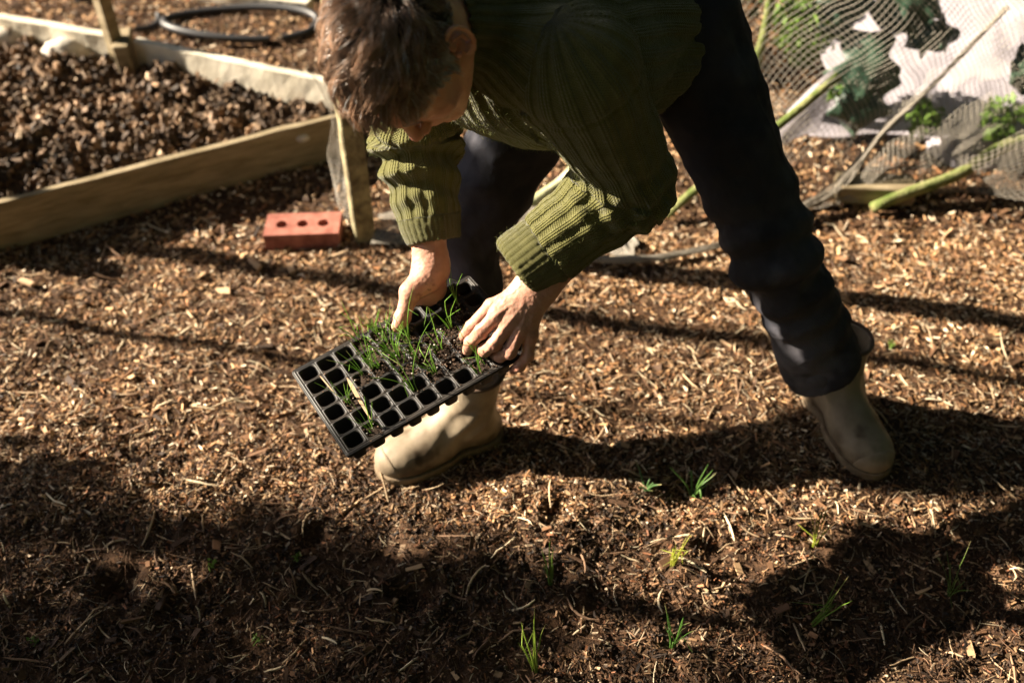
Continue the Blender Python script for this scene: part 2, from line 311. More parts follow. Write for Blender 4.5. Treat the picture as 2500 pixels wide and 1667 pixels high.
o = beam((.985, 2.53, .03), (1.21, 2.515, .03), .09, .06, 'wood_block', M_board, seed=12); tag(o, 'short sawn timber block on the ground under the net', 'timber')
# brick with three holes
def make_brick():
    Lx, Wy, H = .215, .1025, .065; root = None
    q = 24; mb = MB()
    cx = [-.06, 0, .06]; hr = .017
    a = np.arange(q)*2*PI/q; sq = []
    xs = [-Lx/2, -.03, .03, Lx/2]
    for i, c in enumerate(cx):                                # three top panels with a round hole each
        x0, x1 = xs[i], xs[i+1]
        ring = np.stack([c+hr*np.cos(a), hr*np.sin(a)], -1)
        dx, dy = np.cos(a), np.sin(a); out = []
        for u, v in zip(dx, dy):
            tx = (x1-c)/u if u > 1e-6 else ((x0-c)/u if u < -1e-6 else 1e9); ty = (Wy/2)/abs(v) if abs(v) > 1e-6 else 1e9
            t = min(tx, ty); out.append((c+u*t, v*t))
        for cxn in ((x0, -Wy/2), (x0, Wy/2), (x1, -Wy/2), (x1, Wy/2)):
            k = int(np.argmin([(o[0]-cxn[0])**2+(o[1]-cxn[1])**2 for o in out])); out[k] = cxn
        out = A(out)
        for z, fl in ((H, 1), (0, -1)):
            V = np.concatenate([np.c_[ring, np.full(q, z)], np.c_[out, np.full(q, z)]]); i0 = np.arange(q); i1 = np.roll(i0, -1)
            mb.add(V, np.stack([i0, i0+q, i1+q, i1], -1))
        V = np.concatenate([np.c_[ring, np.full(q, H)], np.c_[ring, np.full(q, 0)]]); mb.add(V, np.stack([i0, i1, i1+q, i0+q], -1))
    for p0, p1 in (((-Lx/2, -Wy/2), (Lx/2, -Wy/2)), ((Lx/2, -Wy/2), (Lx/2, Wy/2)), ((Lx/2, Wy/2), (-Lx/2, Wy/2)), ((-Lx/2, Wy/2), (-Lx/2, -Wy/2))):
        mb.add([(*p0, 0), (*p1, 0), (*p1, H), (*p0, H)], [[0, 1, 2, 3]])
    return mb.build('brick', M_brick, smooth=False)
b = make_brick(); b.location = (-.603, 2.335, -.026); b.rotation_euler = (.02, -.02, .03); tag(b, 'red clay brick with three round holes by the post', 'brick')
# hose loop
def loop(name, c, rx, ry, rr, m, label, cat, a0=0, a1=2*PI, z=.012, rot=0, wob=.02, n=70):
    t = np.linspace(a0, a1, n); x = rx*np.cos(t)*(1+wob*np.sin(3*t)); y = ry*np.sin(t)
    P = np.stack([c[0]+x*math.cos(rot)-y*math.sin(rot), c[1]+x*math.sin(rot)+y*math.cos(rot), z+.01*np.sin(2*t)+.004], -1)
    V, F = tubes(P[None], np.full((1, n), rr), 8); return tag(obj(name, V, F, m), label, cat)
loop('garden_hose', (-1.05, 3.66), .30, .135, .016, M_hose, 'black hose lying in a wide loop on the far mulch', 'hose', a0=-.9, a1=2*PI-1.1, rot=-.04, z=.02)
loop('garden_hose', (-1.49, 3.70), .11, .10, .013, M_hose, 'short curved end of grey pipe near the stake', 'hose', a0=-1.7, a1=-.1, rot=.6)
loop('garden_hose', (-2.05, 3.95), .35, .13, .013, M_hose, 'black hose curving out of the top left corner', 'hose', a0=-.6, a1=1.8)
# stones on the path by the far board
def stone(c, r, sq, seed, label, m=M_white, name='stone', cat='stone'):
    a = np.linspace(0, PI, 9); b2 = np.linspace(0, 2*PI, 15); Aa, Bb = np.meshgrid(a, b2, indexing='ij')
    V = np.stack([np.sin(Aa)*np.cos(Bb), np.sin(Aa)*np.sin(Bb), np.cos(Aa)], -1).reshape(-1, 3)
    V = V*(1+.2*noise(V, 2.2, seed))[:, None]*A(sq)*r+A(c); return tag(obj(name, V, gridfaces(9, 15), m), label, cat)
stone((-1.58, 3.27, .10), .06, (1.3, .8, .7), 3, 'pale stone beside the stake at the back of the bed')
stone((-1.86, 3.36, .10), .07, (1.6, .7, .6), 4, 'larger pale stone at the left back edge of the bed')
stone((-.655, 2.70, .10), .022, (1.2, .8, .7), 5, 'small white stone on the front bed board', name='pebble')
for k, (c, yaw, L, lb) in enumerate([((-1.335, 2.115, .006), -.45, .055, 'long pale wood splinter near the left edge'), ((-.72, 2.19, .008), -.9, .05, 'pale wood splinter in front of the red brick'), ((-.62, 2.18, .008), 2.0, .035, 'short pale splinter under the brick corner')]):
    V = BOXV*A([L, .016, .007])*(1+rng.uniform(-.2, .1, (8, 3))); ca, sa = math.cos(yaw), math.sin(yaw)
    V = V@A([[ca, sa, 0], [-sa, ca, 0], [0, 0, 1]])+A(c)+A([0, 0, float(gz(A([c[0]]), A([c[1]]))[0])+.004]); tag(obj('wood_splinter', V, BOXF, M_splint, None, False), lb, 'wood splinter')
# ------------------------------------------------------------ net, fleece, brassicas
def interp_surf(ctrl, nu, nv):
    C_ = A(ctrl, float); a = np.linspace(0, C_.shape[0]-1, nu); b_ = np.linspace(0, C_.shape[1]-1, nv)
    def cr(P, t):
        i = np.clip(np.floor(t).astype(int), 0, len(P)-2); f = (t-i)[:, None, None]
        g = lambda k: P[np.clip(i+k, 0, len(P)-1)]
        return .5*((2*g(0))+(-g(-1)+g(1))*f+(2*g(-1)-5*g(0)+4*g(1)-g(2))*f*f+(-g(-1)+3*g(0)-3*g(1)+g(2))*f**3)
    Q = cr(C_, a); return cr(Q.transpose(1, 0, 2), b_).transpose(1, 0, 2)
def net(name, ctrl, su, sv, cell, r, label, fold=.02, diag=True, seed=0, cat='netting'):
    """real threads: segments of a diamond mesh laid on a draped surface su x sv metres"""
    nu, nv = int(su/cell*1.42), int(sv/cell*1.42); G = 2 if diag else 1
    S_ = interp_surf(ctrl, 60, 60)
    def at_uv(u, v):
        a = np.clip(u, 0, 1)*59; b_ = np.clip(v, 0, 1)*59; i = np.clip(a.astype(int), 0, 58); j = np.clip(b_.astype(int), 0, 58); f = (a-i)[:, None]; g = (b_-j)[:, None]
        P = (S_[i, j]*(1-f)+S_[i+1, j]*f)*(1-g)+(S_[i, j+1]*(1-f)+S_[i+1, j+1]*f)*g
        q = np.stack([u*su, v*sv], -1); n1 = fbm(q, 5, 3, off=seed); n2 = fbm(q, 5, 3, off=seed+31); n3 = fbm(q, 9, 2, off=seed+60)
        q3 = P+fold*np.stack([n2, n1, n3*.7], -1); q3[:, 2] = np.maximum(q3[:, 2], .006); return q3
    if diag:
        n = nu+nv; i, j = np.meshgrid(np.arange(-n, n), np.arange(-n, n), indexing='ij')
        def uv(i, j): return (i+j)/2*cell*1.414/su+.5, (i-j)/2*cell*1.414/sv+.5
    else:
        i, j = np.meshgrid(np.arange(nu+1), np.arange(nv+1), indexing='ij')
        def uv(i, j): return i/nu, j/nv
    segs = []
    for di, dj in ((1, 0), (0, 1)):
        u0, v0 = uv(i, j); u1, v1 = uv(i+di, j+dj); k = ((u0 >= 0) & (u0 <= 1) & (v0 >= 0) & (v0 <= 1) & (u1 >= 0) & (u1 <= 1) & (v1 >= 0) & (v1 <= 1)).ravel()
        segs.append(np.stack([at_uv(u0.ravel()[k], v0.ravel()[k]), at_uv(u1.ravel()[k], v1.ravel()[k])], 1))
    P = np.concatenate(segs); V, F = tubes(P, np.full((len(P), 2), r), 3)
    return tag(obj(name, V, F, M_net, None, False), label, cat)
def cloth(name, ctrl, m, label, cat, amp=.02, nu=90, nv=70, seed=0, th=.0015):
    P = interp_surf(ctrl, nu, nv).reshape(-1, 3); P = P+amp*np.stack([fbm(P, 4, 3, off=seed), fbm(P, 4, 3, off=seed+9), .5*fbm(P, 6, 3, off=seed+19)], -1)
    return solid(tag(obj(name, P, gridfaces(nu, nv), m), label, cat), th)
cloth('fleece_sheet', [[(.97, 2.86, .02), (1.04, 3.02, .10), (1.08, 3.28, .17), (1.12, 3.75, .24)], [(1.25, 2.80, .03), (1.32, 2.98, .13), (1.36, 3.24, .21), (1.4, 3.7, .29)], [(1.62, 2.76, .05), (1.66, 2.94, .17), (1.7, 3.2, .26), (1.75, 3.65, .35)], [(2.2, 2.76, .09), (2.2, 2.94, .23), (2.25, 3.2, .33), (2.3, 3.6, .42)]], M_fleece, 'large white fleece sheet spread behind the net and leaves', 'fleece', seed=2)
cloth('fleece_flap', [[(.79, 2.66, .05), (.81, 2.70, .10), (.86, 2.76, .16)], [(.86, 2.69, .09), (.90, 2.74, .17), (.95, 2.80, .245)], [(.95, 2.70, .12), (.99, 2.77, .21), (1.02, 2.83, .29)]], M_fleece, 'small white flap of fleece between upright stick and cabbage leaf', 'fleece', amp=.008, nu=40, nv=40, seed=5)
cloth('fleece_flap', [[(1.33, 2.74, .0), (1.34, 2.80, .04)], [(1.42, 2.66, .01), (1.44, 2.74, .08)], [(1.6, 2.70, .01), (1.62, 2.76, .08)]], M_fleece, 'low crumpled hem of fleece lying behind the mossy branch', 'fleece', amp=.02, nu=40, nv=20, seed=8)
def kale(c, ax, up, L, W, seed, label, m=M_kale, curl=.03, name='brassica_leaf'):
    nu, nv = 34, 26; u = np.linspace(0, 1, nu); v = np.linspace(-1, 1, nv); Uu, Vv = np.meshgrid(u, v, indexing='ij')
    ax = A(ax, float); ax /= np.linalg.norm(ax); up = A(up, float); sd_ = np.cross(ax, up); sd_ /= np.linalg.norm(sd_); nn = np.cross(sd_, ax)
    wd = W*np.sin(PI*np.clip(Uu*.9+.1, 0, 1))**.6*(1+.18*np.sin(Uu*17+seed)+.12*np.sin(Uu*31+Vv*2+seed))
    P = A(c)+ax*(Uu*L)[..., None]+sd_*(Vv*wd)[..., None]+nn*(curl*np.abs(Vv)**1.5*np.sin(Uu*14+3*np.sign(Vv)+seed)+.05*np.sin(Uu*PI)-.04*Vv**2+.006*np.abs(np.sin(Uu*22))*np.abs(Vv))[..., None]
    P = P.reshape(-1, 3); P = P+.008*fbm(P, 25, 2, off=seed)[:, None]*nn
    return solid(tag(obj(name, P, gridfaces(nu, nv), m), label, 'leaf', 'brassica leaves behind the net'), .001)
kale((1.092, 2.856, 0.373), (.0, -.25, -1), (-.2, -1, .3), .33, .10, 1, 'big blue green cabbage leaf hanging down in the middle of the net')
kale((1.122, 2.917, 0.373), (.55, .0, .5), (0, -1, .5), .22, .10, 2, 'dark cabbage leaf at the top edge above the hanging leaf')
kale((1.224, 2.897, 0.333), (.9, -.05, .12), (0, -1, .6), .16, .055, 3, 'small dark cabbage leaf left of the white sheet')
kale((1.530, 2.795, 0.271), (.95, .0, .1), (0, -1, .4), .26, .075, 5, 'dark crinkled leaf at the right edge over the white sheet')
kale((1.040, 2.917, 0.333), (-.35, .1, .9), (0, -1, .3), .2, .08, 7, 'broad dark leaf behind the upright stick top')
kale((1.653, 2.754, 0.240), (.9, -.1, -.25), (0, -1, .4), .12, .04, 8, 'small bright green leaf at the right edge of the net', M_bright)
def bush(name, c, r, n, m, label, seed, leaf=.02, cat='plant', sq=(1, 1, 1)):
    g = np.random.default_rng(seed); d = g.normal(0, 1, (n, 3)); d /= np.linalg.norm(d, axis=1, keepdims=True); P = A(c)+d*r*A(sq)*(g.random((n, 1))**.4)
    a = g.normal(0, 1, (n, 3)); a /= np.linalg.norm(a, axis=1, keepdims=True); b_ = np.cross(a, g.normal(0, 1, (n, 3))); b_ /= np.linalg.norm(b_, axis=1, keepdims=True)
    s = leaf*g.uniform(.5, 1.3, (n, 1)); V = np.stack([P-a*s, P+b_*s*.5, P+a*s, P-b_*s*.5], 1).reshape(-1, 3)
    mb = MB(); mb.add(V, np.arange(4*n).reshape(n, 4))
    st = [np.stack([np.linspace(c[0]+g.normal(0, r*.15), P[k, 0], 4), np.linspace(c[1]+g.normal(0, r*.15), P[k, 1], 4), np.linspace(max(0, c[2]-r*1.2), P[k, 2], 4)], -1) for k in range(0, n, 9)]
    V, F = tubes(A(st), np.full((len(st), 4), .0012), 3); mb.add(V, F)
    return tag(mb.build(name, m, smooth=False), label, cat)
bush('leafy_plant', (.93, 2.95, .36), .12, 900, M_bright, 'bright green leafy plant under the net left of the cabbage leaves', 3, .016, sq=(1, .7, 1))
bush('leafy_plant', (.99, 2.78, .22), .035, 60, M_bright, 'small yellow green sprig at the top of the hanging leaf', 5, .013)
bush('leafy_plant', (1.30, 2.76, .13), .06, 110, M_bright, 'faint green plant low behind the net beside the rope', 9, .02)
bush('leafy_plant', (1.52, 2.72, .15), .07, 130, M_bright, 'faint green plant low behind the net at the right', 10, .02)
bush('hedge_plant', (.55, 3.45, .25), .30, 1300, M_treeleaf, 'grey green mass of plants at the top behind the trouser leg', 4, .02, sq=(1.3, .6, .8))
# draped net with threads; upper part close to the cabbages, lower part slack on the ground
net('garden_net', [[(.60, 2.95, .62), (.66, 2.80, .40), (.69, 2.64, .18), (.70, 2.44, .012)],
                   [(1.02, 2.80, .60), (1.03, 2.72, .40), (.98, 2.63, .18), (.91, 2.46, .012)],
                   [(1.32, 2.72, .60), (1.32, 2.66, .39), (1.22, 2.60, .18), (1.06, 2.48, .02)],
                   [(1.65, 2.66, .60), (1.60, 2.60, .39), (1.50, 2.57, .19), (1.36, 2.50, .03)],
                   [(2.1, 2.62, .60), (1.95, 2.56, .40), (1.80, 2.53, .20), (1.68, 2.44, .03)]],
    1.30, .70, .0140, .00085, 'grey mesh netting draped over the cabbage bed at the right', fold=.020, seed=3)
def rope(name, pts, r, m, label, cat, n=60, seed=0, wob=.005, sides=8, strands=14, taper=0):
    """a bundle of gathered net threads twisted along a line"""
    P = interp_surf(A(pts, float)[:, None, :].repeat(2, 1), n, 2)[:, 0]; g = np.random.default_rng(seed); t = np.linspace(0, 1, n); st = []
    for k in range(strands):
        ph = g.uniform(0, 2*PI); rr = r*g.uniform(.2, 1)**.6*(1-.7*taper*sstep(.62, .85, t)+.35*taper*np.exp(-((t-.62)/.12)**2)); tw = g.uniform(-9, 9)
        st.append(P+np.stack([np.cos(ph+tw*t)*rr, np.sin(ph+tw*t)*rr*.8, np.abs(np.sin(ph*2+tw*t))*rr*.7], -1)+wob*np.stack([noise(np.stack([t*14, t*0+k], -1)), noise(np.stack([t*14, t*0+k+50], -1)), noise(np.stack([t*14+3, t*0+k], -1))], -1))
    V, F = tubes(A(st), np.full((strands, n), .0011), 4); return tag(obj(name, V, F, m), label, cat)
rope('gathered_net', [(.20, 2.20, .012), (.40, 2.20, .014), (.60, 2.265, .014), (.75, 2.35, .014), (.86, 2.42, .03), (.98, 2.50, .05), (1.10, 2.60, .16), (1.24, 2.66, .30), (1.42, 2.74, .50)], .012, M_net, 'gathered net edge running like a rope from the ground up to the right', 'netting', 120, 3, strands=60, taper=1)
net('fallen_net', [[(-.40, 2.27, .012), (-.40, 2.36, .03), (-.40, 2.42, .012)], [(-.1, 2.30, .014), (-.1, 2.38, .05), (-.1, 2.46, .012)], [(.18, 2.28, .012), (.18, 2.36, .045), (.18, 2.43, .012)], [(.34, 2.20, .014), (.35, 2.24, .02), (.36, 2.28, .014)]], .9, .35, .0055, .0006, 'grey net bunched flat on the mulch between the arms', fold=.012, seed=11)
net('hanging_net', [[(-.58, 2.60, .40), (-.545, 2.60, .25), (-.55, 2.58, .10), (-.54, 2.55, .012)], [(-.50, 2.45, .42), (-.49, 2.46, .24), (-.50, 2.46, .10), (-.50, 2.42, .012)], [(-.46, 2.36, .62), (-.46, 2.36, .3), (-.46, 2.36, .12), (-.45, 2.34, .012)]], .5, .6, .013, .0003, 'fine grey net hanging beside the post at the bed end', fold=.012, seed=21)
# grass at the far top edge
gp = []; 
for k in range(260):
    x = rng.uniform(-.95, -.50); y = rng.uniform(3.90, 4.15); h = rng.uniform(.05, .16); a = rng.uniform(0, 2*PI); l = rng.uniform(0, .05); t = np.linspace(0, 1, 4)
    gp.append(np.stack([x+l*np.cos(a)*t**2, y+l*np.sin(a)*t**2, h*t], -1))
V, F = tubes(A(gp), np.full((260, 4), .003)*A([1, 1, .8, .2]), 3); tag(obj('grass', V, F, M_bright), 'green grass blades growing beyond the far path board', 'grass', kind='stuff')
# trees out of frame to the left: their shadows lie across the foreground
def tree(loc, h, r, spread, nb, nl, seed, label, z0=.35):
    g = np.random.default_rng(seed); root = empty('garden_tree', loc); tag(root, label, 'tree'); mb = MB(); t = np.linspace(0, 1, 10)
    P = np.stack([.05*np.sin(t*4+seed), .04*np.sin(t*5+seed), h*t], -1); V, F = tubes(P[None], (r*(1-.75*t))[None], 10); mb.add(V, F); tips = []
    for k in range(nb):
        f = g.uniform(z0, .95); a = g.uniform(0, 2*PI); L = spread*g.uniform(.5, 1)*(1.15-f*.6); s = A([0, 0, h*f]); s[:2] += P[int(f*9), :2]; u = np.linspace(0, 1, 7)
        B = s+np.stack([np.cos(a)*L*u+.08*L*np.sin(u*5+k), np.sin(a)*L*u, L*u*.55], -1); V, F = tubes(B[None], (r*.3*(1-.8*u))[None], 6); mb.add(V, F)
        for q in range(6):
            i = g.integers(2, 7); d = g.normal(0, 1, 3); d[2] = abs(d[2])*.4; d /= np.linalg.norm(d); T = B[i]+d*np.linspace(0, L*.35, 4)[:, None]; V, F = tubes(T[None], np.full((1, 4), .006)*A([1, .8, .6, .3]), 3); mb.add(V, F); tips.append(T)
    mb.build('trunk', M_bark, root)
    tp = np.concatenate(tips); n = nl; c = tp[g.integers(0, len(tp), n)]+g.normal(0, .05, (n, 3)); a = g.normal(0, 1, (n, 3)); a /= np.linalg.norm(a, axis=1, keepdims=True); b_ = np.cross(a, g.normal(0, 1, (n, 3))); b_ /= np.linalg.norm(b_, axis=1, keepdims=True); s = .03
    obj('crown', np.stack([c-a*s, c+b_*s*.6, c+a*s, c-b_*s*.6], 1).reshape(-1, 3), np.arange(4*n).reshape(n, 4), M_treeleaf, root, False)
tree((-3.6, 1.87, 0), 2.1, .105, .30, 9, 350, 3, 'slim young fruit tree standing left of the mulch')
tree((-5.0, 1.90, 0), 3.6, .11, .75, 30, 6500, 8, 'larger bare fruit tree further left of the plot')
tree((-3.3, 2.76, 0), 4.3, .045, .52, 44, 20000, 21, 'added unseen leafy tree beyond the left end of the bed, shading back and thigh', z0=.57)  # added out of view so its crown shades the back and thigh
def sky_block_canopy(loc, label, seed):  # unseen crown added to block sky fill; its left edge shades the back
    g = np.random.default_rng(seed); root = empty('added_sky_canopy', loc); tag(root, label, 'tree'); mb = MB(); L0 = A(loc, float); t = np.linspace(0, 1, 10)
    V, F = tubes(np.stack([.1*np.sin(t*3), .1*t, 5.2*t], -1)[None], (.32*(1-.5*t))[None], 14); mb.add(V, F)
    for k in range(26):
        a = k*2.4; ln = g.uniform(3, 10); u = np.linspace(0, 1, 9); B = A([0, .1, 4.2+g.uniform(-.6, .6)])+np.stack([np.cos(a)*ln*u, np.sin(a)*ln*u*.9, .9*u+.3*np.sin(u*5+k)], -1); V, F = tubes(B[None], (.11*(1-.85*u))[None], 6); mb.add(V, F)
    mb.build('trunk', M_bark, root)
    n = 15000; x = g.uniform(-6.3, 8, n); y = g.uniform(-7, 9, n); e = noise(np.stack([y, y*0], -1), .9, 3)*.25+noise(np.stack([y, y*0], -1), 3.1, 8)*.15+.9*sstep(3.6, 4.3, y)
    z = np.maximum(4.45, 1.24-.51*x+e)+np.abs(g.normal(0, .5, n)); z = np.where(x > -4, 4.7+g.uniform(0, 1.3, n), z); P = np.stack([x, y, z], -1)-L0
    ed = 5200; xe = g.uniform(-6.6, -5.6, ed); ye = g.uniform(-1, 6, ed); ee = .9*sstep(3.6, 4.3, ye)+noise(np.stack([ye, ye*0], -1), .9, 3)*.10+noise(np.stack([ye, ye*0], -1), 4.1, 8)*.05; ze = 1.23-.50*xe+ee+g.random(ed)**1.5*2.2; P = np.concatenate([P, np.stack([xe, ye, ze], -1)-L0]); n = len(P)
    s_ = g.uniform(.07, .20, (n, 1)); s_[-ed:] *= .45; a = g.normal(0, 1, (n, 3)); a[:-ed, 2] *= .4; a /= np.linalg.norm(a, axis=1, keepdims=True); b_ = np.cross(a, g.normal(0, 1, (n, 3))); b_ /= np.linalg.norm(b_, axis=1, keepdims=True)
    obj('crown', np.stack([P-a*s_, P+b_*s_*.8, P+a*s_, P-b_*s_*.8], 1).reshape(-1, 3), np.arange(4*n).reshape(n, 4), M_treeleaf, root, False)
def sun_blocker(loc, h, label, seed):  # unseen leaf balls added to keep sun off the thigh, gap lights the shin
    g = np.random.default_rng(seed); root = empty('added_sun_blocker', loc); tag(root, label, 'tree'); t = np.linspace(0, 1, 8); V, F = tubes(np.stack([.01*np.sin(t*5), .008*np.sin(t*7), h*t], -1)[None], (.018*(1-.4*t))[None], 8); obj('trunk', V, F, M_bark, root)
    n = 6500; d = g.normal(0, 1, (n, 3)); d /= np.linalg.norm(d, axis=1, keepdims=True); c = A([0, 0, 1.])*np.where(np.arange(n) % 2 == 0, h, h-.37)[:, None]+d*A([.20, .14, .125])*(g.random((n, 1))**.4)
    a = g.normal(0, 1, (n, 3)); a /= np.linalg.norm(a, axis=1, keepdims=True); b_ = np.cross(a, g.normal(0, 1, (n, 3))); b_ /= np.linalg.norm(b_, axis=1, keepdims=True); q_ = .022
    obj('crown', np.stack([c-a*q_, c+b_*q_*.7, c+a*q_, c-b_*q_*.7], 1).reshape(-1, 3), np.arange(4*n).reshape(n, 4), M_treeleaf, root, False)
sun_blocker((-3.3, 2.40, 0), 2.55, 'added unseen sun blocker of two leaf balls on a thin stem beyond the bed', 41)
sky_block_canopy((3.6, -1.4, 0), 'added unseen tree whose broad crown blocks sky light over the plot', 31)
def sky_block_hedge(p0, p1, h, tk, seed, label):  # unseen rows added round the plot to cut the sky fill
    p0 = A([*p0, 0.]); p1 = A([*p1, 0.]); d = p1-p0; L = np.linalg.norm(d); d /= L; x = np.cross(d, A([0, 0, 1.])); nu = int(L/.12)
    a = np.linspace(0, PI, 26); prof = np.stack([np.cos(a)*tk*(1-.25*np.sin(a)**2), h*np.clip(np.sin(a)*1.9, 0, 1)**.6], -1); t = np.linspace(0, L, nu)
    P = p0+d*t[:, None, None]+x*prof[None, :, :1]+A([0, 0, 1.])*prof[None, :, 1:]; P = P.reshape(-1, 3); P = P+.12*np.stack([fbm(P, 2.5, 3, off=seed), fbm(P, 2.5, 3, off=seed+8), fbm(P, 2.5, 3, off=seed+16)], -1)
    mb = MB(); mb.add(P, gridfaces(nu, 26)); n = int(L*900); g = np.random.default_rng(seed); k = g.integers(0, len(P), n); c = P[k]+g.normal(0, .07, (n, 3)); u = g.normal(0, .03, (n, 3)); v = g.normal(0, .03, (n, 3))
    mb.add(np.stack([c-u, c+v*.6, c+u, c-v*.6], 1).reshape(-1, 3), np.arange(4*n).reshape(n, 4)); tag(mb.build('sky_block_hedge', M_treeleaf, smooth=False), label, 'sky_block_hedge')
sky_block_hedge((-5, -2.6), (5.5, -2.6), 4.2, .6, 5, 'added unseen tall hedge along the side of the plot behind the viewer')
sky_block_hedge((4.4, -2.0), (4.4, 6.5), 4.0, .6, 9, 'added unseen tall hedge at the right side of the plot')
sky_block_hedge((-6, 6.6), (4.0, 6.6), 3.6, .6, 13, 'added unseen tall hedge at the far end of the plot')
sky_block_hedge((-9.5, -2), (-9.5, 6), 3.0, .6, 17, 'added unseen lower hedge far off at the left side of the plot')

# ------------------------------------------------------------ SDF modelling
def rc(p, a, b, ra, rb):
    a = A(a, float); b = A(b, float); ab = b-a; t = np.clip(((p-a)@ab)/(ab@ab), 0, 1)
    return np.linalg.norm(p-a-t[..., None]*ab, axis=-1)-(ra+(rb-ra)*t)
def rce(p, a, b, ra, rb, side, fl):
    """rounded cone flattened along `side` by factor fl"""
    side = A(side, float); side /= np.linalg.norm(side); a = A(a, float); b = A(b, float); ab = b-a; t = np.clip(((p-a)@ab)/(ab@ab), 0, 1)
    q = p-a-t[..., None]*ab; s = q@side; q = q+(s*(1/fl-1))[..., None]*side
    return (np.linalg.norm(q, axis=-1)-(ra+(rb-ra)*t))*min(1, fl+.15)
def el(p, c, r, B=None):
    q = p-A(c, float)
    if B is not None: q = q@A(B).T
    r = A(r, float); k0 = np.linalg.norm(q/r, axis=-1); k1 = np.linalg.norm(q/(r*r), axis=-1)+1e-9; return k0*(k0-1)/k1
def smin(a, b, k):
    h = np.maximum(k-np.abs(a-b), 0)/k; return np.minimum(a, b)-h*h*k*.25
def smax(a, b, k): return -smin(-a, -b, k)
def chain(p, pts, rs, k=.004):
    d = None
    for i in range(len(pts)-1):
        e = rc(p, pts[i], pts[i+1], rs[i], rs[i+1]); d = e if d is None else smin(d, e, k)
    return d
def polygonise(fn, lo, hi, h, bs=16):
    lo = A(lo, float); hi = A(hi, float); n = (np.ceil((hi-lo)/h/bs).astype(int))*bs; n = np.maximum(n, bs)
    nb = n//bs; ci = np.stack(np.meshgrid(*[np.arange(k) for k in nb], indexing='ij'), -1).reshape(-1, 3); cc = lo+(ci+.5)*bs*h
    dc = fn(cc); rad = bs*h*.87*1.6; G = np.full(tuple(n), 3*h, np.float32)
    ax = np.stack(np.meshgrid(*[np.arange(bs)]*3, indexing='ij'), -1)*h
    near = np.abs(dc) < rad
    for c, d in zip(ci[~near], dc[~near]):
        if d < 0: s = c*bs; G[s[0]:s[0]+bs, s[1]:s[1]+bs, s[2]:s[2]+bs] = -3*h
    cn = ci[near]
    for k in range(0, len(cn), 48):
        b_ = cn[k:k+48]; P = lo+b_[:, None, None, None]*bs*h+ax[None]; D = fn(P.reshape(-1, 3)).reshape(P.shape[:-1])
        for c, d in zip(b_, D): s = c*bs; G[s[0]:s[0]+bs, s[1]:s[1]+bs, s[2]:s[2]+bs] = np.clip(d, -3*h, 3*h)
    g = openvdb.FloatGrid(3*h); g.copyFromArray(G); V, Q = g.convertToQuads(0.0)
    V = V.astype(float)*h+lo; Q = np.asarray(Q, np.int64)[:, ::-1]
    N = vnorm(V, Q); c = fn(V+N*h*.5)-fn(V-N*h*.5)
    if c.mean() < 0: Q = Q[:, ::-1]
    return V, Q
def vnorm(V, Q):
    n = np.cross(V[Q[:, 2]]-V[Q[:, 0]], V[Q[:, 3]]-V[Q[:, 1]]); N = np.zeros_like(V)
    for k in range(4): np.add.at(N, Q[:, k], n)
    return N/(np.linalg.norm(N, axis=1, keepdims=True)+1e-12)
def relax(V, Q, it=2, f=.5):
    for _ in range(it):
        s = np.zeros_like(V); c = np.zeros(len(V))
        for k in range(4):
            for j in (1, 3): np.add.at(s, Q[:, k], V[Q[:, (k+j) % 4]]); np.add.at(c, Q[:, k], 1)
        V = V+(s/c[:, None]-V)*f
    return V
# ---- skeleton (metres)
NECK = A([-.04, 1.50, 1.06]); PEL = A([.25, 1.84, .90]); LAT = A([.75, -.66, -.05]); LAT /= np.linalg.norm(LAT)
SL = A([.095, 1.38, 1.03]); SR = A([-.175, 1.62, 1.04]); EL_ = at(1535, 452, 1.70); ER = A([-.175, 1.614, .768])
WL = at(1308, 700, 1.735); WR = at(1052, 655, 1.86)
HL, HR_ = A([.32, 1.78, .90]), A([.17, 1.90, .90]); KL, KR = A([.535, 1.60, .50]), A([-.10, 1.72, .49]); AL, AR = A([.745, 1.60, .10]), A([-.115, 1.53, .10])
# head frame: columns = right, forward, up in world
HM = A([[-0.822, -0.106, -0.559], [0.543, -0.439, -0.716], [-0.169, -0.892, 0.419]]); HO = A([-.143, 1.33, 1.082])
def hl(p): return (p-HO)@HM
def hw(p): return A(p, float)@HM.T+HO
# ---- head
def ear(q):
    s = -1.; cx = A([-.077, -.008, .0])
    t = np.linspace(-2.3, 2.0, 12)
    pts = [cx+A([-.004-.014*(.5+.5*math.sin((a+2.3)/4.3*PI)), -.012-.017*math.cos(a-.35)*1., .008+.030*math.sin(a)]) for a in t]
    d = chain(q, pts, [.0032]*12, .002)
    d = smin(d, rce(q, cx+A([-.002, -.012, .014]), cx+A([-.001, -.008, -.016]), .017, .012, (1, .35, 0), .25), .004)
    d = smin(d, chain(q, [cx+A([-.012, -.012, .022]), cx+A([-.013, -.020, .006]), cx+A([-.009, -.014, -.012])], [.003, .003, .003], .002), .003)
    d = smin(d, el(q, cx+A([-.008, -.004, -.026]), (.005, .010, .011)), .005)
    d = smin(d, el(q, cx+A([-.003, .008, -.004]), (.005, .004, .007)), .003)
    d = smax(d, -el(q, cx+A([-.010, -.004, -.002]), (.008, .008, .011)), .003)
    return d
